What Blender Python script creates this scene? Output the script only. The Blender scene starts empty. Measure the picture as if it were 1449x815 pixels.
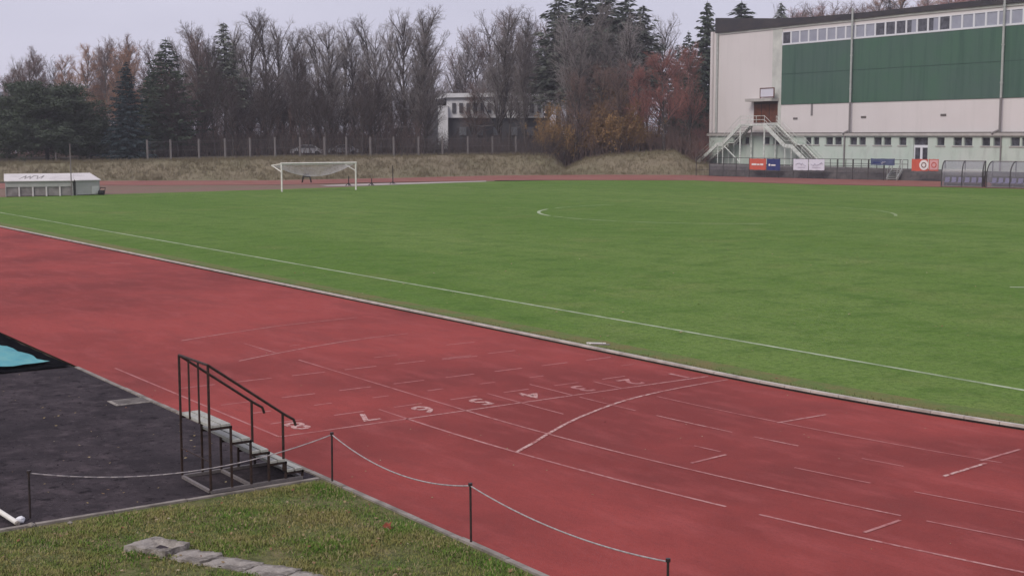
import bpy, math, random
import numpy as np
from mathutils import Vector, noise as mnoise
PI = math.pi
SC = bpy.context.scene
COL = SC.collection
random.seed(7)

# ------------------------------------------------------------------ camera
CAM = np.array([19.712, -19.051, 4.9])
FPX, PITCH, YAW = 1887.54, math.radians(6.479), math.radians(144.679)
cd = bpy.data.cameras.new('camera')
cd.sensor_width = 36.0
cd.lens = 36.0 * FPX / 1449.0
cd.clip_start = 0.1
cd.clip_end = 6000
cam = bpy.data.objects.new('camera', cd)
COL.objects.link(cam)
cam.location = CAM
cam.rotation_euler = (PI / 2 - PITCH, 0, YAW - PI / 2)
SC.camera = cam

# ------------------------------------------------------------------ world, sun, exposure
SUN_EL, SUN_AZ = math.radians(42), math.radians(163)      # azimuth counted from +Y, clockwise
w = bpy.data.worlds.new('World')
SC.world = w
w.use_nodes = True
nt = w.node_tree
nt.nodes.clear()
sky = nt.nodes.new('ShaderNodeTexSky')
sky.sky_type = 'NISHITA'
sky.sun_disc = False
sky.sun_elevation = SUN_EL
sky.sun_rotation = SUN_AZ
sky.air_density = 1.0
sky.dust_density = 4.0
tc = nt.nodes.new('ShaderNodeTexCoord')
cl = nt.nodes.new('ShaderNodeTexNoise')
cl.inputs['Scale'].default_value = 2.2
cl.inputs['Detail'].default_value = 5
cl.inputs['Roughness'].default_value = 0.5
mp = nt.nodes.new('ShaderNodeMapping')
mp.inputs['Scale'].default_value = (1, 1, 3.5)
rp = nt.nodes.new('ShaderNodeValToRGB')
rp.color_ramp.elements[0].position = 0.3
rp.color_ramp.elements[0].color = (7.0, 6.9, 8.5, 1)
rp.color_ramp.elements[1].position = 0.72
rp.color_ramp.elements[1].color = (8.9, 8.7, 10.4, 1)
mx = nt.nodes.new('ShaderNodeMix')
mx.data_type = 'RGBA'
mx.inputs[0].default_value = 0.9                           # closed cloud cover over the clear sky
bg = nt.nodes.new('ShaderNodeBackground')
bg.inputs['Strength'].default_value = 0.075
out = nt.nodes.new('ShaderNodeOutputWorld')
nt.links.new(tc.outputs['Generated'], mp.inputs['Vector'])
nt.links.new(mp.outputs[0], cl.inputs['Vector'])
nt.links.new(cl.outputs['Fac'], rp.inputs['Fac'])
nt.links.new(sky.outputs[0], mx.inputs[6])
nt.links.new(rp.outputs[0], mx.inputs[7])
nt.links.new(mx.outputs[2], bg.inputs['Color'])
nt.links.new(bg.outputs[0], out.inputs['Surface'])
sl = bpy.data.lights.new('sun', 'SUN')
sl.energy = 1.5
sl.angle = math.radians(25)
sl.color = (1.0, 0.93, 0.85)
so = bpy.data.objects.new('sun', sl)
COL.objects.link(so)
sd = Vector((math.sin(SUN_AZ) * math.cos(SUN_EL), math.cos(SUN_AZ) * math.cos(SUN_EL), math.sin(SUN_EL)))
so.rotation_euler = sd.to_track_quat('Z', 'Y').to_euler()
so.location = (0, 0, 60)
SC.view_settings.view_transform = 'Standard'
SC.view_settings.look = 'None'
SC.view_settings.gamma = 1
SC.view_settings.exposure = 0.30
SC.view_settings.use_curve_mapping = False

# ------------------------------------------------------------------ survey helpers (site measured from the photo)
_F = np.array([math.cos(YAW) * math.cos(PITCH), math.sin(YAW) * math.cos(PITCH), -math.sin(PITCH)])
_R = np.array([math.sin(YAW), -math.cos(YAW), 0.0])
_U = np.cross(_R, _F)
def ray(u, v):
    return _F + (u - 724.5) / FPX * _R - (v - 407.5) / FPX * _U
def G(u, v, z=0.0):                                        # ground point seen at u, v
    d = ray(u, v)
    return CAM + d * ((z - CAM[2]) / d[2])
HF = np.array([math.cos(YAW), math.sin(YAW), 0.0])
def AT(u, dist, z=0.0):                                    # point a given distance out on bearing u
    a = (u - 724.5) / (FPX / math.cos(PITCH)) 
    p = CAM + dist * (HF + a * _R)
    return np.array([p[0], p[1], z])
# the line of the hall front
FO = np.array([-95.95, 109.88])
TH = math.radians(174.7)
FT = np.array([-math.cos(TH), -math.sin(TH)])              # along the front, towards the right
FN = np.array([FT[1], -FT[0]])                             # out of the front, towards the pitch
if FN @ (CAM[:2] - FO) < 0: FN = -FN
def FC(u, v, off=0.0):
    d = ray(u, v)
    o = FO + FN * off
    k = (FN @ (o - CAM[:2])) / (FN @ d[:2])
    X = CAM + d * k
    return (X[:2] - FO) @ FT, X[2]
def FW(s, z, off=0.0):
    p = FO + FT * s + FN * off
    return (p[0], p[1], z)

# ------------------------------------------------------------------ materials
def mat(name, col, rough=0.8, col2=None, scale=3.0, detail=5, lo=0.35, hi=0.65, bump=0.0, bscale=40, metal=0.0, spec=0.3, stretch=(1, 1, 1), emit=None, nrough=0.6):
    m = bpy.data.materials.new(name)
    m.use_nodes = True
    n = m.node_tree
    b = n.nodes['Principled BSDF']
    b.inputs['Roughness'].default_value = rough
    b.inputs['Metallic'].default_value = metal
    b.inputs['Specular IOR Level'].default_value = spec
    b.inputs['Base Color'].default_value = (*col, 1)
    t = n.nodes.new('ShaderNodeTexCoord')
    mp_ = n.nodes.new('ShaderNodeMapping')
    mp_.inputs['Scale'].default_value = stretch
    n.links.new(t.outputs['Object'], mp_.inputs['Vector'])
    if col2 is not None:
        x = n.nodes.new('ShaderNodeTexNoise')
        x.inputs['Scale'].default_value = scale
        x.inputs['Detail'].default_value = detail
        x.inputs['Roughness'].default_value = nrough
        n.links.new(mp_.outputs[0], x.inputs['Vector'])
        r = n.nodes.new('ShaderNodeValToRGB')
        r.color_ramp.elements[0].position = lo
        r.color_ramp.elements[0].color = (*col, 1)
        r.color_ramp.elements[1].position = hi
        r.color_ramp.elements[1].color = (*col2, 1)
        n.links.new(x.outputs['Fac'], r.inputs['Fac'])
        n.links.new(r.outputs[0], b.inputs['Base Color'])
    if bump > 0:
        x = n.nodes.new('ShaderNodeTexNoise')
        x.inputs['Scale'].default_value = bscale
        x.inputs['Detail'].default_value = 4
        n.links.new(mp_.outputs[0], x.inputs['Vector'])
        bm_ = n.nodes.new('ShaderNodeBump')
        bm_.inputs['Strength'].default_value = bump
        bm_.inputs['Distance'].default_value = 0.02
        n.links.new(x.outputs['Fac'], bm_.inputs['Height'])
        n.links.new(bm_.outputs[0], b.inputs['Normal'])
    return m
def layered(name, layers, rough=0.9, bump=0.3, bscale=60, spec=0.2):
    """layers: first (col); then (col, scale, lo, hi, strength, stretch) mixed over it by noise"""
    m = bpy.data.materials.new(name)
    m.use_nodes = True
    n = m.node_tree
    b = n.nodes['Principled BSDF']
    b.inputs['Roughness'].default_value = rough
    b.inputs['Specular IOR Level'].default_value = spec
    t = n.nodes.new('ShaderNodeTexCoord')
    rgb = n.nodes.new('ShaderNodeRGB')
    rgb.outputs[0].default_value = (*layers[0], 1)
    last = rgb.outputs[0]
    for k, (col, sc, lo, hi, st, stretch) in enumerate(layers[1:]):
        mp_ = n.nodes.new('ShaderNodeMapping')
        mp_.inputs['Scale'].default_value = stretch
        mp_.inputs['Location'].default_value = (k * 13.7, k * 5.1, 0)
        n.links.new(t.outputs['Object'], mp_.inputs['Vector'])
        x = n.nodes.new('ShaderNodeTexNoise')
        x.inputs['Scale'].default_value = sc
        x.inputs['Detail'].default_value = 6
        x.inputs['Roughness'].default_value = 0.62
        n.links.new(mp_.outputs[0], x.inputs['Vector'])
        mr = n.nodes.new('ShaderNodeMapRange')
        mr.inputs[1].default_value = lo
        mr.inputs[2].default_value = hi
        mr.inputs[3].default_value = 0
        mr.inputs[4].default_value = st
        n.links.new(x.outputs['Fac'], mr.inputs[0])
        mi = n.nodes.new('ShaderNodeMix')
        mi.data_type = 'RGBA'
        n.links.new(mr.outputs[0], mi.inputs[0])
        n.links.new(last, mi.inputs[6])
        mi.inputs[7].default_value = (*col, 1)
        last = mi.outputs[2]
    n.links.new(last, b.inputs['Base Color'])
    if bump > 0:
        x = n.nodes.new('ShaderNodeTexNoise')
        x.inputs['Scale'].default_value = bscale
        x.inputs['Detail'].default_value = 3
        n.links.new(t.outputs['Object'], x.inputs['Vector'])
        bm_ = n.nodes.new('ShaderNodeBump')
        bm_.inputs['Strength'].default_value = bump
        bm_.inputs['Distance'].default_value = 0.03
        n.links.new(x.outputs['Fac'], bm_.inputs['Height'])
        n.links.new(bm_.outputs[0], b.inputs['Normal'])
    return m
S1 = (1, 1, 1)
TRACK = (0.325, 0.064, 0.056)
M = {}
M['track'] = layered('track_rubber', [TRACK, ((0.20, 0.042, 0.038), .10, .42, .58, .95, S1), ((0.15, 0.048, 0.045), .35, .54, .78, .5, (.5, 1.5, 1)),
                     ((0.37, 0.092, 0.085), 1.3, .5, .75, .6, (.5, 1.2, 1)), ((0.22, 0.047, 0.045), 4.5, .48, .7, .45, (.4, 1.5, 1)), ((0.12, 0.030, 0.032), 22, .5, .75, .35, S1), ((0.38, .12, .115), 60, .55, .8, .4, S1)], rough=.9, bump=.35, bscale=90, spec=.1)
M['track_far'] = layered('track_rubber_far', [(0.25, .105, .082), ((0.22, .082, .07), .12, .4, .6, .9, S1), ((.27, .15, .12), .5, .5, .7, .6, S1)], bump=0)
M['dirt'] = layered('dirt_zone', [(0.19, .115, .09), ((0.15, .13, .075), .25, .4, .65, .9, S1), ((.22, .12, .1), .9, .45, .7, .6, S1)], bump=.2, bscale=8)
M['pale'] = mat('pale_runway', (.42, .38, .35), .9, (.33, .28, .26), .5)
M['pitch'] = layered('pitch_turf', [(0.160, .236, .062), ((.108, .192, .036), .06, .36, .60, .95, (.5, 1.6, 1)), ((.105, .19, .04), .9, .50, .62, .55, (.04, 1.0, 1)), ((.22, .225, .085), .22, .55, .78, .6, S1),
                     ((.042, .105, .015), .8, .48, .72, .6, (1, .7, 1)), ((.155, .215, .07), 2.6, .48, .72, .6, S1), ((.05, .10, .02), 5, .46, .70, .55, S1), ((.03, .06, .012), 14, .5, .70, .6, S1)], rough=1, bump=.8, bscale=25, spec=.05)
M['verge'] = layered('turf_verge', [(0.115, .165, .042), ((.175, .145, .055), .9, .42, .6, .9, S1), ((.05, .085, .025), 12, .5, .7, .6, S1)], rough=.95, bump=.6, bscale=40)
M['rough_grass'] = layered('rough_grass_soil', [(0.095, .125, .034), ((.18, .145, .075), 1.3, .4, .65, .9, S1), ((.035, .04, .015), 9, .45, .7, .8, S1)], rough=1, bump=.8, bscale=30)
M['bank'] = layered('bank_grass', [(0.20, .168, .112), ((.155, .148, .082), .06, .40, .62, .9, S1), ((.24, .19, .135), 3.5, .5, .8, .6, S1), ((.11, .09, .062), 6, .55, .85, .6, S1)], rough=1, bump=.4, bscale=14)
M['forest_floor'] = layered('forest_floor', [(0.075, .062, .045), ((.045, .04, .03), .4, .4, .6, .9, S1)], rough=1, bump=0)
M['asphalt'] = layered('asphalt', [(0.060, .049, .054), ((.036, .030, .034), 1.1, .42, .60, .9, S1), ((.105, .083, .09), 2.6, .50, .68, .7, S1), ((.012, .010, .012), 3.3, .57, .66, .85, S1), ((.15, .13, .14), 14, .6, .72, .6, S1), ((.015, .013, .015), 9, .56, .7, .7, S1), ((.03, .026, .03), .35, .45, .62, .6, S1), ((.1, .09, .1), 55, .55, .8, .6, S1)], rough=.95, bump=.7, bscale=70, spec=.05)
M['kerb'] = mat('kerb_concrete', (.30, .265, .235), .8, (.15, .13, .11), 3, bump=.2)
M['kerb_white'] = mat('kerb_rail_paint', (.50, .46, .41), .7, (.30, .27, .24), 2.5, lo=.4, hi=.7)
M['dark'] = mat('gap_shade', (.02, .017, .018), .9)
M['conc'] = layered('old_concrete', [(.30, .27, .24), ((.13, .115, .10), 4, .45, .6, .9, S1), ((.42, .39, .35), 18, .5, .7, .6, S1)], bump=.6, bscale=30)
def worn(name, paint, under, scale=8, lo=.42, hi=.62, base=.25):
    m = layered(name, [tuple(p * (1 - base) + u_ * base for p, u_ in zip(paint, under)), (under, scale, lo, hi, 1.0, S1), (under, .7, .45, .7, .8, S1)], rough=.8, bump=.2)
    return m
M['paint'] = worn('worn_white_paint', (.50, .27, .25), (.29, .07, .068), 9, .46, .68, .15)
M['paint_faint'] = worn('faint_white_paint', (.46, .21, .20), (.29, .068, .062), 5, .46, .70, .2)
M['paint_num'] = mat('number_paint', (.54, .36, .33), .9, (.30, .085, .08), 11, lo=.42, hi=.62, spec=.1)
M['chalk'] = worn('pitch_chalk', (.48, .54, .38), (.14, .2, .08), 3, .5, .75, .25)
M['chalk_faint'] = worn('pitch_chalk_faint', (.30, .36, .20), (.105, .175, .042), .8, .46, .62, .2)
M['rust'] = mat('rusty_paint_metal', (.030, .022, .020), .6, (.07, .04, .03), 20, metal=.3)
M['frame_grey'] = mat('grey_frame_metal', (.16, .145, .14), .6, (.22, .19, .18), 20, metal=.2)
M['plank'] = layered('weathered_plank', [(.42, .42, .38), ((.27, .27, .24), 9, .45, .65, .8, (8, 1, 1)), ((.16, .15, .13), 22, .6, .75, .7, S1)], bump=.3)
M['teal'] = layered('teal_tarp', [(.10, .32, .36), ((.15, .37, .37), 1.4, .4, .65, .9, (1, 2.5, 1)), ((.06, .23, .28), 2.2, .52, .72, .7, S1)], rough=.8, bump=.4, bscale=6, spec=.15)
M['recess_black'] = mat('recess_black', (.005, .005, .006), 1.0, (.010, .010, .012), 4, bump=.6, bscale=9, spec=0.0)  # black standing in for the shade of the pit recess; grit shares it
M['rope'] = mat('rope_fibre', (.42, .38, .38), .9, (.30, .27, .27), 30)
M['post_metal'] = mat('post_metal', (.035, .03, .032), .5, (.07, .05, .045), 15, metal=.4)
M['white_paint'] = mat('white_goal_paint', (.74, .72, .66), .5, (.6, .57, .52), 4)
M['net'] = mat('goal_net', (.50, .47, .48), .9)
M['hall_wall'] = layered('hall_render', [(.66, .62, .61), ((.61, .57, .56), .12, .4, .7, .9, S1), ((.55, .53, .51), .6, .52, .80, .5, (3, 3, .15))], rough=.9, bump=0)
M['hall_trim'] = mat('hall_trim', (.60, .61, .56), .9, (.45, .46, .43), .6)
M['green'] = layered('green_cladding', [(.066, .135, .092), ((.075, .118, .105), .15, .4, .7, .9, S1), ((.042, .088, .068), .5, .48, .72, .8, (2.5, 2.5, .18)), ((.09, .14, .11), .9, .58, .8, .35, (3, 3, .1))], rough=.55, bump=0)
M['seam_soft'] = mat('cladding_joint', (.05, .10, .078), .6)
M['seam'] = mat('cladding_seam', (.035, .075, .058), .6)
M['annex'] = layered('annex_render', [(.47, .55, .48), ((.54, .57, .53), .35, .4, .7, .8, S1), ((.33, .37, .33), 1.0, .52, .75, .6, (1, 1, .4))], rough=.9, bump=0)
M['ledge'] = mat('ledge_concrete', (.46, .44, .41), .85, (.36, .34, .32), 1.2)
M['ledge_dark'] = mat('ledge_flashing', (.13, .115, .11), .8)
M['roof_dark'] = layered('roof_felt', [(.045, .043, .050), ((.075, .065, .062), .35, .42, .66, .8, (1, 1, 3))], rough=.9, bump=0)
M['win_frame'] = mat('window_frame', (.66, .67, .70), .6)
def glass(name, col, rough=.12):
    m = mat(name, col, rough, spec=.9)
    return m
M['pane_sky'] = mat('pane_sky_reflection', (.27, .28, .34), .25, (.33, .34, .40), .8, spec=.6)  # reflected sky painted into the pale pane colour
M['pane_dark'] = mat('pane_dark', (.028, .028, .034), .12, (.10, .10, .12), 2.2, spec=.6)
M['pipe'] = mat('drainpipe', (.42, .44, .42), .7, (.34, .35, .33), 2)
M['pipe_dark'] = mat('drainpipe_low', (.20, .185, .185), .8)
M['brown_door'] = mat('brown_door', (.15, .05, .028), .7, (.09, .035, .022), 1.3)
M['stair_paint'] = mat('stair_paint', (.68, .71, .66), .6, (.44, .46, .42), 3)
M['embank'] = layered('embankment_stone', [(.085, .076, .076), ((.135, .12, .115), .9, .45, .66, .8, S1), ((.045, .042, .045), 2.2, .5, .7, .8, S1)], bump=.8, bscale=5)
M['terrace'] = mat('terrace_paving', (.16, .145, .14), .9, (.11, .1, .1), .8)
M['rail_dark'] = mat('railing_dark', (.05, .045, .045), .7)
M['red_banner'] = mat('red_banner', (.52, .10, .065), .6)
M['blue_banner'] = mat('blue_banner', (.028, .038, .15), .6)
M['navy_banner'] = mat('navy_banner', (.05, .065, .12), .6, (.09, .11, .2), 1.3)
M['white_banner'] = mat('white_banner', (.62, .61, .68), .6)
M['pink_banner'] = mat('pink_banner', (.60, .33, .33), .6)
M['print_white'] = mat('print_white', (.72, .68, .66), .6)
M['print_grey'] = mat('print_grey', (.42, .41, .48), .6)
M['dug_roof'] = layered('shelter_roof_sheet', [(.60, .57, .55), ((.47, .44, .43), .9, .45, .7, .8, S1)], rough=.6, bump=0)
M['dug_wall'] = layered('shelter_panel', [(.38, .38, .36), ((.31, .32, .29), 1.2, .4, .7, .8, S1), ((.12, .11, .11), 1.9, .6, .75, .7, S1)], rough=.8, bump=0)
M['dug_in'] = mat('shelter_inside', (.27, .25, .24), .9, (.16, .145, .14), 1.6)
M['purple'] = mat('purple_seat', (.20, .18, .36), .5, (.28, .26, .44), 2)
m = mat('smoky_polycarbonate', (.26, .25, .28), .25, spec=.5)
_b = m.node_tree.nodes['Principled BSDF']
_b.inputs['Alpha'].default_value = 0.4
M['poly'] = m
M['black'] = mat('black_matt', (.012, .012, .013), .8)
M['fence_post'] = mat('fence_post_concrete', (.20, .185, .175), .9, (.17, .155, .15), 2)
M['wire'] = mat('fence_wire', (.16, .15, .145), .7)
M['far_white'] = mat('far_white_wall', (.74, .74, .76), .8, (.62, .62, .64), .4)
M['far_dark'] = mat('far_dark_wall', (.07, .07, .08), .8)
M['far_grey'] = mat('far_grey_wall', (.16, .17, .19), .8)
M['car_white'] = mat('car_white', (.55, .55, .58), .3, spec=.5)
M['tyre'] = mat('tyre', (.02, .02, .02), .9)
M['bark'] = mat('bark_dark', (.045, .038, .036), .95, (.10, .086, .08), 5)
M['bark_pale'] = mat('bark_pale', (.24, .22, .21), .9, (.12, .105, .1), 4)
def twig(name, a, b):
    """crown material, a little different on every tree"""
    m = bpy.data.materials.new(name)
    m.use_nodes = True
    n = m.node_tree
    p = n.nodes['Principled BSDF']
    p.inputs['Roughness'].default_value = .9
    p.inputs['Specular IOR Level'].default_value = .1
    oi = n.nodes.new('ShaderNodeObjectInfo')
    ge = n.nodes.new('ShaderNodeTexCoord')
    x = n.nodes.new('ShaderNodeTexNoise')
    x.inputs['Scale'].default_value = .8
    x.inputs['Detail'].default_value = 3
    n.links.new(ge.outputs['Object'], x.inputs['Vector'])
    ad = n.nodes.new('ShaderNodeMath')
    ad.operation = 'ADD'
    n.links.new(oi.outputs['Random'], ad.inputs[0])
    n.links.new(x.outputs['Fac'], ad.inputs[1])
    r = n.nodes.new('ShaderNodeMapRange')
    r.inputs[1].default_value = .35
    r.inputs[2].default_value = 1.4
    n.links.new(ad.outputs[0], r.inputs[0])
    mi = n.nodes.new('ShaderNodeMix')
    mi.data_type = 'RGBA'
    n.links.new(r.outputs[0], mi.inputs[0])
    mi.inputs[6].default_value = (*a, 1)
    mi.inputs[7].default_value = (*b, 1)
    n.links.new(mi.outputs[2], p.inputs['Base Color'])
    return m
M['tw_grey'] = twig('twigs_grey_brown', (.165, .145, .14), (.27, .245, .235))
M['tw_pale'] = twig('twigs_pale_grey', (.28, .255, .25), (.42, .39, .38))
M['tw_brown'] = twig('twigs_brown', (.17, .115, .10), (.24, .165, .14))
M['tw_red'] = twig('twigs_reddish', (.27, .115, .10), (.34, .155, .13))
M['tw_dark'] = twig('twigs_dark', (.062, .050, .048), (.10, .080, .076))
M['tw_tan'] = twig('twigs_tan', (.34, .20, .135), (.42, .25, .17))
M['needle'] = twig('needles_green', (.045, .062, .045), (.075, .095, .065))
M['needle_blue'] = twig('needles_blue', (.028, .046, .048), (.065, .088, .098))
M['needle_grey'] = twig('needles_grey_green_hazed', (.10, .118, .098), (.15, .165, .135))  # grey-green needles, with distance haze lightened into the colour
M['leaf_orange'] = twig('leaves_orange', (.22, .13, .058), (.30, .19, .085))
M['blade'] = None

# ------------------------------------------------------------------ mesh helpers
def link(name, me, m=None, parent=None):
    o = bpy.data.objects.new(name, me)
    COL.objects.link(o)
    if m is not None and me is not None:
        me.materials.append(m)
    if parent is not None:
        o.parent = parent
    return o
def tag(o, label=None, cat=None, group=None, kind=None):
    if label: o['label'] = label
    if cat: o['category'] = cat
    if group: o['group'] = group
    if kind: o['kind'] = kind
    return o
def empty(name, loc, rz=0.0):
    o = bpy.data.objects.new(name, None)
    COL.objects.link(o)
    o.location = loc
    o.rotation_euler = (0, 0, rz)
    o.empty_display_size = .3
    return o
class MB:
    def __init__(s): s.v = []; s.f = []
    def add(s, vs, fs):
        k = len(s.v)
        s.v += [tuple(map(float, p)) for p in vs]
        s.f += [tuple(i + k for i in f) for f in fs]
        return s
    def hexa(s, p):          # 8 points: bottom ring 0-3, top ring 4-7
        return s.add(p, [(0, 3, 2, 1), (4, 5, 6, 7), (0, 1, 5, 4), (1, 2, 6, 5), (2, 3, 7, 6), (3, 0, 4, 7)])
    def box(s, x0, x1, y0, y1, z0, z1):
        return s.hexa([(x0, y0, z0), (x1, y0, z0), (x1, y1, z0), (x0, y1, z0), (x0, y0, z1), (x1, y0, z1), (x1, y1, z1), (x0, y1, z1)])
    def tube(s, a, b, r, r2=None, n=8):
        a = Vector(a); b = Vector(b)
        if r2 is None: r2 = r
        d = (b - a)
        if d.length < 1e-6: return s
        d.normalize()
        u_ = d.orthogonal().normalized(); v_ = d.cross(u_)
        vs = []
        for p, q in ((a, r), (b, r2)):
            for i in range(n):
                t = 2 * PI * i / n + PI / n
                vs.append(p + u_ * (q * math.cos(t)) + v_ * (q * math.sin(t)))
        fs = [(i, (i + 1) % n, n + (i + 1) % n, n + i) for i in range(n)]
        fs += [tuple(range(n - 1, -1, -1)), tuple(range(n, 2 * n))]
        return s.add(vs, fs)
    def bar(s, a, b, w_, h_):           # rectangular bar from a to b, w_ across, h_ in height
        a = Vector(a); b = Vector(b)
        d = (b - a).normalized()
        up = Vector((0, 0, 1))
        if abs(d.z) > .95: up = Vector((1, 0, 0))
        x = d.cross(up).normalized(); y = x.cross(d)
        c = [(-1, -1), (1, -1), (1, 1), (-1, 1)]
        vs = [p + x * (w_ / 2 * i) + y * (h_ / 2 * j) for p in (a, b) for i, j in c]
        return s.hexa(vs)
    def path(s, pts, r, n=6):
        for a, b in zip(pts[:-1], pts[1:]): s.tube(a, b, r, n=n)
        return s
    def ribbon(s, pts, w_, z, close=False):      # flat strip along 2-D points
        pts = [np.array(p[:2], float) for p in pts]
        L = []
        for i, p in enumerate(pts):
            a = pts[max(i - 1, 0)]; b = pts[min(i + 1, len(pts) - 1)]
            if close:
                a = pts[i - 1]; b = pts[(i + 1) % len(pts)]
            d = (b - a) / max(np.linalg.norm(b - a), 1e-9)
            nrm = np.array([-d[1], d[0]])
            L.append((p + nrm * w_ / 2, p - nrm * w_ / 2))
        vs = []
        for a, b in L: vs += [(*a, z), (*b, z)]
        m_ = len(L)
        fs = [(2 * i, 2 * i + 1, 2 * i + 3, 2 * i + 2) for i in range(m_ - 1)]
        if close: fs.append((2 * m_ - 2, 2 * m_ - 1, 1, 0))
        return s.add(vs, fs)
    def build(s, name, m=None, parent=None, smooth=False):
        me = bpy.data.meshes.new(name)
        me.from_pydata(s.v, [], s.f)
        if smooth:
            me.polygons.foreach_set('use_smooth', [True] * len(me.polygons))
        me.update()
        return link(name, me, m, parent)
def poly_sheet(name, pts, z, m):
    """flat sheet filling an outline, triangulated"""
    from mathutils.geometry import tessellate_polygon
    P3 = [Vector((p[0], p[1], 0)) for p in pts]
    tris = tessellate_polygon([P3])
    b = MB()
    vs = [(p[0], p[1], z) for p in pts]
    fs = []
    for t in tris:
        a, b_, c = [P3[i] for i in t]
        fs.append(tuple(t) if (b_ - a).cross(c - a).z > 0 else tuple(reversed(t)))
    b.add(vs, fs)
    return b.build(name, m)
def copy_tree(o, parent=None):
    c = o.copy()
    COL.objects.link(c)
    if parent is not None: c.parent = parent
    for ch in list(o.children): copy_tree(ch, c)
    return c
def np_mesh(name, V, Fq, m=None, parent=None, tri=False):
    """V (n,3), Fq (m,4) or (m,3)"""
    k = 3 if tri else 4
    me = bpy.data.meshes.new(name)
    me.vertices.add(len(V))
    me.vertices.foreach_set('co', np.asarray(V, np.float32).ravel())
    me.loops.add(len(Fq) * k)
    me.loops.foreach_set('vertex_index', np.asarray(Fq, np.int32).ravel())
    me.polygons.add(len(Fq))
    me.polygons.foreach_set('loop_start', np.arange(0, len(Fq) * k, k, dtype=np.int32))
    me.update(calc_edges=True)
    me.validate()
    if parent is False:
        if m: me.materials.append(m)
        return me
    return link(name, me, m, parent)
STR = dict(kind='structure')

# ================================================================== THE GROUND
tag(MB().add([(-2500, -2500, -.06), (2500, -2500, -.06), (2500, 2500, -.06), (-2500, 2500, -.06)], [(0, 1, 2, 3)]).build('ground', M['forest_floor']), **STR)

# running track: inner edge and outer edge of the near straight, with the bend beginning at the finish line
R0 = 36.5
def bend(r, t):                                            # t = angle past the finish line
    return (r * math.sin(t), R0 - r * math.cos(t))
inner = [(-84.4, 0.0)] + [(x, 0.0) for x in range(-80, 1, 10)] + [bend(R0, math.radians(a)) for a in range(2, 91, 2)]
outer_near = [(46.6, 36.5), (46.0, 20), (43, 4), (36, -6), (27, -10.35), (8, -10.35), (-40, -10.35), (-84.4, -10.35)]
inL = [(-97, 3), (-107, 9), (-112.5, 17), (-114.6, 25.7)]
outL = [(-100, -7), (-113, 0), (-123, 10), (-127, 22)]
far_in = [G(*q)[:2] for q in [(200, 262.6), (300, 262.2), (400, 261.6), (520, 258.6), (620, 257.0), (700, 255.6), (780, 255.2), (850, 255.2), (980, 255.4), (1020, 257.2), (1150, 261), (1320, 264.6), (1449, 267.6), (1700, 273)]]
far_out = [G(*q)[:2] for q in [(150, 256.2), (300, 256), (400, 255.4), (560, 252.2), (700, 248.6), (850, 247.6), (980, 247.8), (1010, 249.5), (1150, 253), (1315, 256.4), (1449, 259.4), (1700, 265)]]
tag(poly_sheet('running_track', inner[::-1] + [tuple(p) for p in []] + [(-84.4, -10.35)] + outer_near[::-1][1:], .008, M['track']), **STR)
def band(name, A, B, z, m):
    b = MB()
    n_ = 60
    def res_(P):
        P = np.array([p[:2] for p in P], float)
        d = np.r_[0, np.cumsum(np.linalg.norm(np.diff(P, axis=0), axis=1))]
        t = np.linspace(0, d[-1], n_)
        return np.stack([np.interp(t, d, P[:, 0]), np.interp(t, d, P[:, 1])], 1)
    a, c = res_(A), res_(B)
    vs = [(*p, z) for p in a] + [(*p, z) for p in c]
    b.add(vs, [(i, i + 1, n_ + i + 1, n_ + i) for i in range(n_ - 1)])
    return b.build(name, m)
tag(band('far_track', [(-84.4, 0)] + inL + far_in, [(-84.4, -10.35)] + outL + far_out, .008, M['track_far']), **STR)
# the inside of the oval: dirt zone first, turf over it
tag(band('dirt_zone', [(-84.4, 0.0)] + inL + [tuple(G(200, 262.6)[:2]), tuple(G(400, 261.6)[:2]), tuple(G(700, 255.6)[:2])],
         [(-84.4, 1.0), (-88, 6), (-92.5, 12), (-91, 17)] + [tuple(G(*q)[:2]) for q in [(250, 276), (399, 270), (560, 264), (700, 257)]], -.012, M['dirt']), **STR)
turf = [(-84.4, 0.0)] + [(x, 0.0) for x in range(-80, 1, 10)] + [bend(R0, math.radians(a)) for a in range(2, 91, 2)] + [(36.5, 70), (0, 104)]
turf += [tuple(G(*q)[:2]) for q in [(1700, 273), (1449, 267.8), (1320, 264.8), (1150, 261.2), (1020, 257.4), (980, 255.6), (850, 255.4), (780, 255.6), (700, 256.8), (620, 259.4), (560, 262), (500, 264.6), (450, 266.2), (399, 268.2), (330, 270), (250, 272.5), (143, 275.8), (80, 277.5), (0, 279.5), (-120, 283)]]
tag(poly_sheet('football_pitch', turf, .004, M['pitch']), **STR)
tag(poly_sheet('sand_runway', [G(*q)[:2] for q in [(452, 262.6), (520, 260.2), (600, 258.3), (688, 256.2), (688, 257.4), (600, 260.3), (520, 262.9), (465, 264.0)]], .014, M['pale']), **STR)
# strip of yellower verge along the kerb
vg = MB()
pts = [(x, .62) for x in range(-84, 1, 4)] + [bend(R0 - .62, math.radians(a)) for a in range(2, 60, 2)]
prev = None
tag(vg.ribbon(pts, 1.1, .009).build('turf_verge', M['verge']), **STR)

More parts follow.
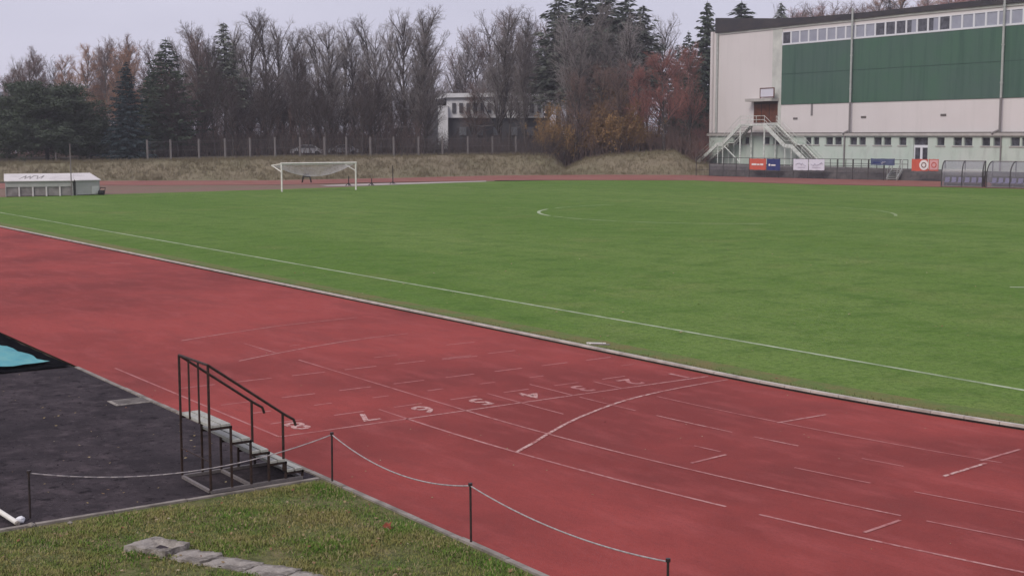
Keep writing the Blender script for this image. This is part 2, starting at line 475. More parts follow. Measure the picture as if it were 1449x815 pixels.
# near yard: asphalt, grass slope, kerbs
def bank_h(x, y):
    ex, ey = x - 2.9, -10.45 - y
    t = ex * .887 + ey * .46
    e = max(0.0, min(1.0, min(ex, ey) / 1.5))
    t = max(0.0, t - 5.2)
    hgt = 3.35 * min(1.0, (t / 13.0)) ** 1.15
    n_ = mnoise.noise(Vector((x * 1.3, y * 1.3, 0))) * .05 + mnoise.noise(Vector((x * 4, y * 4, 3))) * .02
    return (hgt + max(0, n_ + .045)) * e - .012 * (1 - e) + .01
gb = MB()
nx, ny = 130, 150
xs = np.linspace(2.82, 32, nx); ys = np.linspace(-10.43, -44, ny)
vs = [(x, y, bank_h(x, y)) for y in ys for x in xs]
fs = [(j * nx + i, (j + 1) * nx + i, (j + 1) * nx + i + 1, j * nx + i + 1) for j in range(ny - 1) for i in range(nx - 1)]
gb.add(vs, fs)
tag(gb.build('grass_slope', M['rough_grass'], smooth=True), **STR)
tag(MB().add([(-8.7, -40, .002), (2.75, -40, .002), (2.75, -10.41, .002), (-8.7, -10.41, .002)], [(0, 1, 2, 3)]).build('asphalt_yard', M['asphalt']), **STR)
tag(MB().add([(-80, -40, -.02), (-8.7, -40, -.02), (-8.7, -10.41, -.02), (-80, -10.41, -.02)], [(0, 1, 2, 3)]).build('yard_beyond', M['asphalt']), **STR)
kb = MB()
for i in range(18):                                        # kerb stones, a little uneven
    y0 = -10.47 - i * 1.0
    j = random.uniform(-.008, .008)
    kb.box(2.745 + j, 2.825 + j, y0 - .985, y0, -.05, .028 + random.uniform(-.008, .012))
tag(kb.build('yard_kerb', M['kerb']), **STR)
kb = MB()
for i in range(44):
    x0 = -8.6 + i * 1.0
    j = random.uniform(-.006, .006)
    kb.box(x0, x0 + .99, -10.43 + j, -10.35 + j, -.05, .022 + random.uniform(-.006, .01))
tag(kb.build('track_kerb', M['kerb']), **STR)

# raised inner kerb rail ; the shade in the gap below is a dark bar
def arc_pts(r, a0=0, a1=62, st=1.0):
    n_ = int((a1 - a0) / st) + 1
    return [bend(r, math.radians(a0 + st * i)) for i in range(n_)]
cpts = [(x, 0.0) for x in np.arange(-84, .01, 3.0)] + arc_pts(R0, 1)
kr = MB(); kd = MB()
for a, b in zip(cpts[:-1], cpts[1:]):
    A = Vector((a[0], a[1] + .05, .068)); B = Vector((b[0], b[1] + .05, .068))
    d = (B - A).normalized()
    kr.bar(A + d * .006, B - d * .006, .085, .046)
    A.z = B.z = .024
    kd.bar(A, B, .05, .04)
tag(kr.build('kerb_rail', M['kerb_white']), **STR)
tag(kd.build('kerb_gap_shade', M['dark']), **STR)

# ------------------------------------------------------------------ painted marks on the track
ZL = .012
def mark(name, segs, w_, m, z=ZL):
    b = MB()
    for s_ in segs: b.ribbon(s_, w_, z)
    return tag(b.build(name, m), **STR)
mark('finish_line', [[(0, -9.74), (0, -5)], [(0, -5.0), (0, -.15)]], .055, M['paint'])
lane = lambda k, x0, x1: [(x0, -1.22 * k), (x1, -1.22 * k)]
mark('lane_line', [lane(5, -9.6, -7.9), lane(5, -6.7, 0), lane(8, -8, -.0), lane(6, -1.0, 0), lane(4, -1.1, .0), lane(3, -1.4, 0), lane(2, -.9, 0)], .045, M['paint_faint'])
def arcx(k, x0, x1):
    r = R0 + 1.22 * k
    return arc_pts(r, math.degrees(math.asin(x0 / r)), math.degrees(math.asin(x1 / r)), .25)
mark('bend_line', [arcx(6, 0, 7.3), arcx(6, 7.75, 20)], .052, M['paint'])
mark('bend_line', [arcx(5, 0, 9.0), arcx(3, 2.3, 4.2), arcx(3, 4.5, 5.4)], .045, M['paint'], ZL + .001)
mark('bend_line', [arcx(5, 9.2, 20), arcx(4, 0, 1.4), arcx(4, 4.4, 5.1), arcx(4, 6.3, 7.7), arcx(4, 8.2, 16), arcx(3, 6.5, 7.2), arcx(3, 9, 14), arcx(2, 1, 8), arcx(3, .2, 1.8)], .04, M['paint_faint'], ZL + .001)
c15 = [(3.13, -7.22), (2.75, -6.6), (2.35, -6.0), (1.98, -5.4), (1.62, -4.75), (1.32, -4.1), (1.05, -3.45), (.85, -2.8), (.7, -2.1), (.6, -1.4), (.54, -.7), (.52, -.1)]
mark('curved_start_line', [c15[:9]], .065, M['paint_num'], ZL + .003)
mark('curved_start_line', [c15[8:]], .055, M['paint'], ZL + .003)
ticks = []
for X, hw in ((-1, .30), (-2, .18), (-3, .35), (-5, .38)):
    for k in range(1, 9):
        if (X, k) in ((-5, 1), (-2, 2), (-1, 1)): continue
        yc = -1.22 * (k - .5)
        ticks.append([(X, yc - hw), (X, yc + hw)])
mark('cross_tick', ticks, .055, M['paint_faint'])
mark('cross_tick', [[(-4.9, -3.5), (-4.85, -2.6)], [(-6.6, -2.3), (-6.6, -1.5)], [(-6.0, -4.6), (-6.0, -4.0)], [(-8.6, -5.4), (-8.65, -5.1)]], .05, M['paint_faint'])
ex1 = [(-10.83, -7.18), (-11.2, -6.2), (-11.5, -5.2), (-11.75, -4.3), (-11.9, -3.4), (-12.0, -2.4), (-12.05, -1.7)]
ex2 = [(-7.31, -7.24), (-7.75, -6.2), (-8.15, -5.1), (-8.45, -4.1), (-8.63, -3.1), (-8.7, -2.1)]
mark('relay_line', [ex1[:4], ex2[:5]], .06, M['paint'], ZL + .002)
mark('relay_line', [ex1[3:], ex2[4:]], .05, M['paint_faint'], ZL + .002)
mark('cross_tick', [[(3.97, -2.3), (3.99, -1.1)], [(5.22, -5.47), (5.13, -4.66)], [(9.08, -6.15), (8.99, -5.35)], [(7.65, -1.78), (7.55, -.64)]], .055, M['paint'], ZL + .003)
mark('cross_tick', [[(7.91, -3.02), (7.79, -1.86)]], .06, M['paint_num'], ZL + .003)
mark('cross_tick', [[(-31.57, -1.9), (-30.7, -1.4)]], .08, M['paint_faint'])
# lane numbers, tops towards the bend
def digit(ch, x, y, hgt=.62):
    fc = bpy.data.curves.new('lane_number', 'FONT')
    fc.body = ch
    fc.size = hgt * 1.32
    fc.align_x = 'CENTER'
    fc.align_y = 'CENTER'
    fc.offset = .012
    to = bpy.data.objects.new('tmp', fc)
    COL.objects.link(to)
    dg = bpy.context.evaluated_depsgraph_get()
    me = bpy.data.meshes.new_from_object(to.evaluated_get(dg))
    bpy.data.objects.remove(to)
    o = link('lane_number', me, M['paint_num'])
    o.location = (x, y, ZL + .002)
    o.rotation_euler = (0, 0, -PI / 2)
    o.scale = (.92, 1, 1)
    me.materials.clear(); me.materials.append(M['paint_num'] if int(ch) > 3 else M['paint'])
    tag(o, **STR)
for ch, X, Y in (('8', -.62, -9.14), ('7', -.55, -7.86), ('6', -.55, -6.66), ('5', -.52, -5.45), ('4', -.5, -4.3), ('3', -.46, -3.1), ('2', -.46, -1.85), ('1', -.42, -.6)):
    digit(ch, X, Y)

# pitch markings
YT = 3.81
mark('touchline', [[(x, YT) for x in range(-89, 24, 4)]], .13, M['chalk'], .010)
mark('goal_line', [[(-88.9, 3.8), (-88.9, 69)]], .1, M['chalk_faint'], .010)
cc = G(1010, 300.8)
circ = lambda a0, a1: [(cc[0] + 11.35 * math.cos(math.radians(a)), cc[1] + 11.35 * math.sin(math.radians(a))) for a in np.arange(a0, a1, 3)]
base = math.degrees(math.atan2(-_R[1], -_R[0]))            # bearing of the circle's left end
mark('centre_circle', [circ(base - 20, base + 22)], .22, M['chalk'], .010)
mark('centre_circle', [circ(base + 22, base + 100), circ(base - 60, base - 24), circ(base + 160, base + 215)], .2, M['chalk_faint'], .0105)
p1, p2 = G(1429, 406.6), G(1520, 408)
mark('penalty_box_line', [[p1, p2]], .16, M['chalk'], .010)

# ================================================================== TERRAIN BEHIND THE TRACK
def bank_top(u):
    xs_ = [-900, 0, 160, 400, 760, 782, 800, 830, 860, 930, 955, 985, 1005]
    zs_ = [1.9, 1.85, 1.95, 2.35, 2.45, 2.2, .5, 1.9, 2.35, 2.8, 2.9, 1.25, 1.1]
    return float(np.interp(u, xs_, zs_))
outer_rows = [(-900, 262), (0, 257.5), (150, 256.2), (400, 255.4), (560, 252.2), (700, 248.6), (850, 247.6), (1010, 248.2)]
def toe(u):
    v = np.interp(u, [q[0] for q in outer_rows], [q[1] for q in outer_rows])
    return v
tb = MB()
us = list(np.arange(-900, 1013, 9.0))
prof = [(0, 0.0), (.12, .06), (.3, .30), (.5, .62), (.75, .9), (1.0, 1.0), (1.5, 1.0)]
rows = []
nb = 0
for u in us:
    v = toe(u)
    D0 = 4.9 * FPX / math.cos(PITCH) / (v - 193.2) if v > 200 else 160
    g = G(u, v)
    D0 = float((g - CAM) @ HF)
    h = bank_top(u)
    col = []
    wd = 8.0 if u < 780 else 10.0
    for k, (a, b) in enumerate(prof):
        n_ = mnoise.noise(Vector((u * .02, a * 3, 0))) * .22 * (1 if 0 < k else 0)
        col.append(AT(u, D0 + wd * a, h * b + n_ + .0))
    for dd, dz in ((30, .1), (80, .2), (300, 2.0), (1500, 4.0)):
        col.append(AT(u, D0 + dd, max(h, 1.9) + dz if u < 800 else h + dz + (dd > 20) * .6))
    rows.append(col)
n_ = len(rows[0])
vs = [p for c in rows for p in c]
fs = [(i * n_ + j, (i + 1) * n_ + j, (i + 1) * n_ + j + 1, i * n_ + j + 1) for i in range(len(rows) - 1) for j in range(6)]
tb.add(vs, fs)
tag(tb.build('grass_bank', M['bank'], smooth=True), **STR)
t2 = MB()
fs = [(i * n_ + j, (i + 1) * n_ + j, (i + 1) * n_ + j + 1, i * n_ + j + 1) for i in range(len(rows) - 1) for j in range(6, n_ - 1)]
t2.add(vs, fs)
tag(t2.build('woodland_floor', M['forest_floor'], smooth=True), **STR)
def crest(u):
    return float((G(u, toe(min(u, 1010))) - CAM) @ HF) + (8.0 if u < 780 else 10.0)
def z_at(u, dist):
    g = G(u, toe(min(u, 1010)))
    D0 = float((g - CAM) @ HF)
    h = bank_top(u)
    f = (dist - D0) / (8.0 if u < 780 else 10.0)
    return float(np.interp(f, [p[0] for p in prof], [p[1] for p in prof])) * h

# hill rising behind the hall
hb = MB()
hv = []
NU, ND = 24, 10
for i in range(NU):
    u = 960 + i * 60
    for j in range(ND):
        d = 215 + j * 22
        z = 1.5 + 17 * min(1, j / (ND - 3)) * min(1, max(0, (u - 980) / 330)) + mnoise.noise(Vector((u * .01, d * .02, 1))) * 1.5
        if j == 0: z = -.5
        hv.append(AT(u, d, z))
hb.add(hv, [(i * ND + j, (i + 1) * ND + j, (i + 1) * ND + j + 1, i * ND + j + 1) for i in range(NU - 1) for j in range(ND - 1)])
tag(hb.build('hill', M['forest_floor'], smooth=True), **STR)

# terrace the hall stands on: dark stone front, paved top
TZ = 1.2
tpts = [(1004, 248.4), (1060, 250.6), (1150, 252.6), (1250, 254.8), (1315, 256.2), (1449, 259.2), (1700, 264.6)]
te = MB()
vs = []
for u, v in tpts:
    g = G(u, v)
    D0 = float((g - CAM) @ HF)
    vs += [AT(u, D0, 0.0), AT(u, D0 + .5, .75), AT(u, D0 + 1.6, TZ), AT(u, D0 + 2.0, TZ)]
te.add(vs, [(i * 4 + j, (i + 1) * 4 + j, (i + 1) * 4 + j + 1, i * 4 + j + 1) for i in range(len(tpts) - 1) for j in range(3)])
tag(te.build('terrace_front', M['embank']), **STR)
tt = MB()
vs = []
for u, v in tpts:
    g = G(u, v)
    D0 = float((g - CAM) @ HF)
    vs += [AT(u, D0 + 1.9, TZ - .004), AT(u, D0 + 60, TZ - .004)]
tt.add(vs, [(i * 2, (i + 1) * 2, (i + 1) * 2 + 1, i * 2 + 1) for i in range(len(tpts) - 1)])
tag(tt.build('terrace', M['terrace']), **STR)

# ================================================================== SPORTS HALL
def fbox(b, s0, s1, z0, z1, o0, o1):
    """box standing on the front line: s along, z up, o out of the front"""
    p = [FW(s, z, o) for z in (z0, z1) for s, o in ((s0, o0), (s1, o0), (s1, o1), (s0, o1))]
    return b.hexa(p)
hall = empty('sports_hall', FW(0, TZ))
tag(hall, 'large pale sports hall with green cladding and a strip of high windows', 'sports hall')
def hp(b, name, m, par=None):
    o = b.build(name, m)
    o.parent = hall if par is None else par
    # keep world placement: parents sit at the hall's base point without rotation
    if par is None:
        o.matrix_parent_inverse = hall.matrix_basis.inverted() if False else __import__('mathutils').Matrix.Translation(-Vector(hall.location))
    return o
SL, SR = -20.75, 48.0
topz = lambda s: 19.0 + 0.0 * s
b = MB()
prof_top = [(SL, 19.1), (-7.9, 19.15), (3, 19.15), (SR, 19.15)]
# main wall (set back 0.6 m from the annex) from the ledge up
fbox(b, SL, -6.75, TZ, 19.12, -14, 0)
fbox(b, -6.75, SR, 5.2, 19.12, -14, -.02)
hp(b, 'wall', M['hall_wall'])
b = MB(); fbox(b, -6.72, SR, 8.97, 16.52, -.018, .06); green = hp(b, 'green_cladding', M['green'])
b = MB()
fbox(b, -6.72, SR, 12.82, 12.90, .061, .075)
hp(b, 'cladding_seam', M['seam'], None)
b = MB(); fbox(b, -8.6, -6.76, 5.3, 19.05, .003, .045); hp(b, 'wall_trim', M['hall_trim'])
b = MB(); fbox(b, SL - .5, SL - .05, TZ, 19.2, -2, .25); hp(b, 'corner_pier', M['hall_wall'])
# roof: dark fascia deeper at the left end
pz = [FC(u, v, .3) for u, v in [(1012, 26), (1100, 26.5), (1150, 24.3), (1207, 19.5), (1289, 11), (1449, -6)]]
pz.append((SR + .5, pz[-1][1]))
pb = [FC(u, v, .3) for u, v in [(1012, 47.5), (1100, 38.5), (1150, 33), (1207, 27.5), (1289, 18.5), (1449, 3.5)]]
pb.append((SR + .5, pb[-1][1]))
b = MB()
vs = []
for (s0, z0), (s1, z1) in zip(pb, pz):
    vs += [FW(s0, z0, .3), FW(s0, z1, .3), FW(s0, z1 - .4, -22), FW(s0, z0, -22)]
k = len(pb)
b.add(vs, [(i * 4 + j, (i + 1) * 4 + j, (i + 1) * 4 + (j + 1) % 4, i * 4 + (j + 1) % 4) for i in range(k - 1) for j in range(4)] + [(0, 1, 2, 3), tuple((k - 1) * 4 + j for j in (3, 2, 1, 0))])
hp(b, 'roof', M['roof_dark'])
b = MB()                                                    # pale cornice strip between wall and roof
vs = []
for (s0, z0) in pb:
    vs += [FW(s0, min(z0, 19.1) - .25, .12), FW(s0, z0 + .02, .12), FW(s0, z0 + .02, 0.0), FW(s0, min(z0, 19.1) - .25, 0.0)]
b.add(vs, [(i * 4 + j, (i + 1) * 4 + j, (i + 1) * 4 + (j + 1) % 4, i * 4 + (j + 1) % 4) for i in range(k - 1) for j in range(4)] + [(0, 1, 2, 3)])
hp(b, 'cornice', M['hall_trim'])
# high window strip
WZ0, WZ1 = 16.56, 18.25
S0 = -6.72
pit = 1.63
nwin = 33
pat = {0: 'd', 10: 'm', 11: 'd', 12: 'm', 13: 'm', 14: 'd', 15: 'm', 16: 'd', 1: 's'}
for i in range(nwin):
    s0 = S0 + i * pit
    b = MB()
    fbox(b, s0, s0 + .12, WZ0, WZ1, .0, .09)
    fbox(b, s0 + pit - .12, s0 + pit - .002, WZ0, WZ1, .0, .09)
    fbox(b, s0 + .12, s0 + pit - .12, WZ0, WZ0 + .2, .0, .09)
    fbox(b, s0 + .12, s0 + pit - .12, WZ1 - .08, WZ1, .0, .09)
    wn = hp(b, 'window', M['win_frame'])
    b = MB()
    fbox(b, s0 + .12, s0 + pit - .12, WZ0 + .2, WZ1 - .08, .0, .02)
    pn = b.build('pane', M['pane_dark'] if pat.get(i) in ('d', 'm') and (i % 2 == 0 or i == 11) else M['pane_sky'])
    pn.parent = wn
    if pat.get(i) == 'm' and i % 2:
        b = MB(); fbox(b, s0 + .12, s0 + .75, WZ0 + .2, WZ1 - .08, .021, .03)
        q = b.build('dark_strip', M['pane_dark']); q.parent = wn  # darker strip over part of the pane
# annex: ledge, wall, windows, door
AOF = .6
b = MB()
LZ = 4.95
# wall split around its openings
win_px = [(1038, 1050, 0), (1054, 1060, 0), (1081, 1089, 0), (1094, 1103, 0), (1140, 1148, 0), (1151, 1159, 0), (1168.5, 1178.5, 0), (1181, 1191, 0), (1202.5, 1212.5, 0), (1215.5, 1225, 0), (1236.5, 1247.5, 0), (1250.5, 1261, 0), (1272, 1282.5, 0), (1325.5, 1336.5, 0), (1349, 1361, 0), (1364, 1376, 0), (1389, 1401, 0), (1405.5, 1417, 0), (1430, 1443, 0), (1446, 1459, 0), (1474, 1487, 0), (1490, 1503, 0)]
wz0 = FC(1300, 206, AOF)[1]; wz1 = FC(1300, 194.8, AOF)[1]
ops = [(FC(a, 200, AOF)[0], FC(c, 200, AOF)[0], wz0) for a, c, _ in win_px]
dS0, dS1 = FC(1292, 215, AOF)[0], FC(1312.5, 215, AOF)[0]
ops.append((dS0, dS1, TZ))
ops.sort()
cur = SL
for s0, s1, zb in ops:
    fbox(b, cur, s0, TZ - .05, LZ, -.5, AOF)
    fbox(b, s0, s1, wz1, LZ, -.5, AOF)
    if zb > TZ: fbox(b, s0, s1, TZ - .05, zb, -.5, AOF)
    cur = s1
fbox(b, cur, SR, TZ - .05, LZ, -.5, AOF)
hp(b, 'annex_wall', M['annex'])
b = MB(); fbox(b, SL - .3, SR, LZ, LZ + .3, -.3, AOF + .25); hp(b, 'ledge', M['ledge'])
b = MB(); fbox(b, SL - .3, SR, LZ + .3, LZ + .42, .0, AOF + .1); hp(b, 'ledge_flashing', M['ledge_dark'])
for s0, s1, zb in ops:
    if zb <= TZ: continue
    b = MB()
    fbox(b, s0, s0 + .05, zb, wz1, .3, .42); fbox(b, s1 - .05, s1, zb, wz1, .3, .42)
    fbox(b, s0 + .05, s1 - .05, zb, zb + .06, .3, .42); fbox(b, s0 + .05, s1 - .05, wz1 - .05, wz1, .3, .42)
    wn = hp(b, 'annex_window', M['far_grey'])
    b = MB(); fbox(b, s0 + .05, s1 - .05, zb + .06, wz1 - .05, .3, .34)
    b.build('pane', M['pane_dark']).parent = wn
b = MB()                                                    # sills in pairs
srt = [o for o in ops if o[2] > TZ]
for s0, s1, zb in srt: fbox(b, s0 - .15, s1 + .15, zb - .12, zb - .002, AOF - .1, AOF + .08)
hp(b, 'sill', M['ledge'])
# double door in white frame with dark transom light
zt = FC(1300, 205.5, AOF)[1]
b = MB()
fbox(b, dS0, dS0 + .13, TZ, zt, .3, .45); fbox(b, dS1 - .13, dS1, TZ, zt, .3, .45)
mid = (dS0 + dS1) / 2
fbox(b, mid - .16, mid + .16, TZ, zt - .002, .3, .44)
fbox(b, dS0 + .13, mid - .16, zt - .3, zt, .3, .45); fbox(b, mid + .16, dS1 - .13, zt - .3, zt, .3, .45)
fbox(b, dS0 + .13, mid - .16, TZ, TZ + .7, .3, .44); fbox(b, mid + .16, dS1 - .13, TZ, TZ + .7, .3, .44)
dr = hp(b, 'door', M['win_frame'])
b = MB(); fbox(b, dS0 + .13, mid - .16, TZ + .7, zt - .3, .3, .36); fbox(b, mid + .16, dS1 - .13, TZ + .7, zt - .3, .3, .36)
b.build('pane', M['pane_dark']).parent = dr
b = MB(); fbox(b, dS0, dS1, zt + .002, wz1, .3, .36)
b.build('transom_light', M['pane_dark']).parent = dr
# upper brown door with canopy
s0, z1 = FC(1067.5, 144.5, 0); s1, _ = FC(1101, 150, 0); _, z0 = FC(1070, 174, 0)
b = MB(); fbox(b, s0, s1, z0, z1, .003, .07)
ud = hp(b, 'upper_door', M['brown_door'])
b = MB()
for q in (.33, .66): fbox(b, s0 + (s1 - s0) * q - .05, s0 + (s1 - s0) * q + .05, z0, z1 - .02, .071, .10)
fbox(b, s0, s1, z1 - .35, z1 - .02, .071, .09)
b.build('door_trim', M['rust']).parent = ud
b = MB(); fbox(b, s0 - .4, s1 + .2, z1, z1 + .38, .0, 1.3); hp(b, 'canopy', M['pink_banner'] if False else M['ledge'])
# sign frame over the canopy
a0, c1 = FC(1076, 125, 1.0); a1, c0 = FC(1095, 138, 1.0)
b = MB()
for q in (a0, a1): fbox(b, q - .06, q + .06, z1 + .38, c1, .95, 1.05)
fbox(b, a0 + .06, a1 - .06, c1 - .12, c1, .95, 1.05); fbox(b, a0 + .06, a1 - .06, c0, c0 + .1, .95, 1.05)
sf = hp(b, 'sign_frame', M['brown_door'])
b = MB(); fbox(b, a0 + .06, a1 - .06, c0 + .1, c1 - .12, .97, 1.02)
b.build('sign_panel', M['white_banner']).parent = sf
# drainpipes
for (ut, ub, mt, lab) in ((1206.5, 1203.5, 'pipe', 0), (1421, 1417, 'pipe', 0)):
    st, _ = FC(ut, 40, .35)
    b = MB()
    b.tube(FW(st, 20.2, .42), FW(st, 9.0, .42), .13, n=8)
    for z in (18.6, 14.5, 10.5): b.tube(FW(st, z, .42), FW(st, z + .18, .42), .17)
    hp(b, 'drainpipe', M['pipe'])
    b = MB()
    b.tube(FW(st, 9.0, .42), FW(st, 5.3, .42), .13, n=8)
    b.tube(FW(st, 5.6, .42), FW(st - .6, 5.2, 1.0), .12)
    hp(b, 'downpipe', M['pipe_dark'])
st, _ = FC(1195.5, 210, AOF)
b = MB(); b.tube(FW(st, 5.2, AOF + .12), FW(st, TZ, AOF + .12), .1); hp(b, 'downpipe', M['pipe_dark'])
st, _ = FC(1417, 210, AOF)
b = MB(); b.tube(FW(st, 4.9, AOF + .12), FW(st, TZ, AOF + .12), .08); hp(b, 'downpipe', M['pipe_dark'])
st, _ = FC(1014.5, 100, .2)
b = MB(); b.tube(FW(st, 18.9, .18), FW(st, 5.3, .18), .17); hp(b, 'downpipe', M['pipe'])
# vents and stains
for (u, v) in ((1125.5, 168), (1335, 163), (1222, 166)):
    a_, z_ = FC(u, v, 0)
    b = MB(); fbox(b, a_ - .4, a_ + .4, z_ - .12, z_ + .12, -.02, .04); hp(b, 'wall_vent', M['ledge_dark'])
a_, z_ = FC(1149, 147, 0); _, z2 = FC(1149, 164, 0)
b = MB(); fbox(b, a_ - .18, a_ + .18, z2, z_, -.02, .02); hp(b, 'downpipe', M['pipe_dark'])

# ------------------------------------------------------------------ steel stair up to the brown door
stair = empty('steel_staircase', FW(-11, TZ, 3))
tag(stair, 'pale steel stair with two flights up to the brown door of the hall', 'staircase')
from mathutils import Matrix
def sp(b, name, m, par=None):
    o = b.build(name, m)
    o.parent = par or stair
    if par is None: o.matrix_parent_inverse = Matrix.Translation(-Vector(stair.location))
    return o
N0, N1 = 3.0, .9                                            # near and far edge of the stair, out from the wall
def nf(u, v, o): 
    s_, z_ = FC(u, v, o)
    return s_, z_
lz = nf(1060, 176, N0)[1]
lsL, lsR = nf(1047, 176, N0)[0], nf(1081, 176, N0)[0]
lsR2 = nf(1100, 175, N1)[0]
b = MB(); fbox(b, lsL, max(lsR, lsR2 - 1.5), lz - .22, lz, N1, N0); sp(b, 'landing', M['stair_paint'])
def flight(sa, za, sb, zb, mid, name):
    """from the landing (sa,za) down by way of a mid landing to (sb,zb)"""
    fl = MB()
    P = [(sa, za), mid[0], mid[1], (sb, zb)]
    for o in (N1 + .06, N0 - .06):
        for a_, c_ in zip(P[:-1], P[1:]):
            fl.bar(FW(a_[0], a_[1] - .12, o), FW(c_[0], c_[1] - .12, o), .16, .46)
    f_ = sp(fl, name, M['stair_paint'])
    tr = MB()
    for (a_, c_) in ((P[0], P[1]), (P[2], P[3])):
        n__ = max(3, int(abs(a_[1] - c_[1]) / .2))
        for i in range(1, n__):
            t = i / n__
            s_, z_ = a_[0] + (c_[0] - a_[0]) * t, a_[1] + (c_[1] - a_[1]) * t
            fbox(tr, s_ - .13, s_ + .13, z_ - .05, z_ - .01, N1 + .12, N0 - .12)
    fbox(tr, min(mid[0][0], mid[1][0]), max(mid[0][0], mid[1][0]), mid[0][1] - .06, mid[0][1], N1 + .12, N0 - .12)
    tr.build('tread', M['frame_grey']).parent = f_
    f_.children[0].matrix_parent_inverse = f_.matrix_parent_inverse.inverted() if False else Matrix.Identity(4)
    rl = MB()
    for o in (N1 + .06, N0 - .06):
        for a_, c_ in zip(P[:-1], P[1:]):
            for hh in (.55, 1.05):
                rl.tube(FW(a_[0], a_[1] + hh, o), FW(c_[0], c_[1] + hh, o), .026, n=6)
        for a_, c_ in zip(P[:-1], P[1:]):
            n__ = max(1, int(abs(c_[0] - a_[0]) / 1.3))
            for i in range(n__ + 1):
                t = i / n__
                s_, z_ = a_[0] + (c_[0] - a_[0]) * t, a_[1] + (c_[1] - a_[1]) * t
                rl.tube(FW(s_, z_, o), FW(s_, z_ + 1.05, o), .022, n=6)
    sp(rl, 'handrail', M['stair_paint'])
gl = nf(984, 236, N0); ml = nf(1022, 203, N0); ml2 = nf(1015, 203, N0)
flight(lsL, lz, gl[0], TZ, (ml, (ml2[0], ml[1])), 'flight')
gr = nf(1140, 229, N0); mr_ = nf(1110, 205.5, N0); mr2 = nf(1119, 205.5, N0)
flight(lsR, lz, gr[0] + 1.0, TZ, (mr_, (mr2[0], mr_[1])), 'flight')
for s_ in (lsL, lsR):
    for o in (N0 - .1, N1 + .1):
        b = MB(); b.tube(FW(s_, TZ, o), FW(s_, lz - .2, o), .11, n=6); sp(b, 'support_post', M['stair_paint'])
for s_, z_ in ((ml2[0], ml[1]), (mr_[0], mr_[1]), (mr2[0], mr_[1]), (ml[0], ml[1])):
    for o in (N0 - .1, N1 + .1):
        b = MB(); b.tube(FW(s_, TZ, o), FW(s_, z_ - .2, o), .075, n=6); sp(b, 'support_post', M['stair_paint'])
b = MB(); b.tube(FW(ml[0], ml[1] - .2, N0 - .1), FW(lsL, TZ + .3, N0 - .1), .07); sp(b, 'brace', M['stair_paint'])
b = MB(); b.tube(FW(mr_[0] - .3, mr_[1] - .2, N0 - .1), FW(lsR, lz - .6, N1), .06); sp(b, 'brace', M['stair_paint'])
b = MB()
for hh in (.55, 1.05): b.tube(FW(lsL, lz + hh, N0 - .06), FW(lsR, lz + hh, N0 - .06), .035, n=6)
for i in range(4):
    s_ = lsL + (lsR - lsL) * i / 3
    b.tube(FW(s_, lz, N0 - .06), FW(s_, lz + 1.05, N0 - .06), .03, n=6)
sp(b, 'landing_rail', M['stair_paint'])

# ------------------------------------------------------------------ railing at the foot of the terrace with its banners
rp_px = [(985, 248.2), (1004, 248.4), (1023, 249), (1041.5, 249.6), (1060, 250.4), (1081.5, 250.9), (1102, 251.4), (1122, 251.9), (1143, 252.4), (1165, 252.8), (1184, 253.2), (1206, 253.7), (1228, 254.2), (1250, 254.8)]
rail = empty('terrace_railing', G(*rp_px[0]))
tag(rail, 'dark two-bar railing along the track in front of the hall terrace', 'railing')
def child_at(b, name, m, root):
    o = b.build(name, m, root)
    o.matrix_parent_inverse = Matrix.Translation(-Vector(root.location))
    return o
RP = [G(u, v + .6) for u, v in rp_px]
RH = 2.30
for p in RP:
    b = MB(); b.tube((p[0], p[1], 0), (p[0], p[1], RH), .055, n=6); child_at(b, 'post', M['rail_dark'], rail)
b = MB()
for z in (RH, 1.55, .75):
    for a_, c_ in zip(RP[:-1], RP[1:]): b.tube((a_[0], a_[1], z), (c_[0], c_[1], z), .035 if z > 1 else .02, n=5)
child_at(b, 'rail', M['rail_dark'], rail)
b = MB()                                                    # wire mesh infill
for a_, c_ in zip(RP[:-1], RP[1:]):
    a_ = Vector(a_); c_ = Vector(c_)
    for i in range(1, 8):
        p = a_.lerp(c_, i / 8)
        b.tube((p.x, p.y, .1), (p.x, p.y, 1.5), .008, n=3)
child_at(b, 'wire_infill', M['rail_dark'], rail)
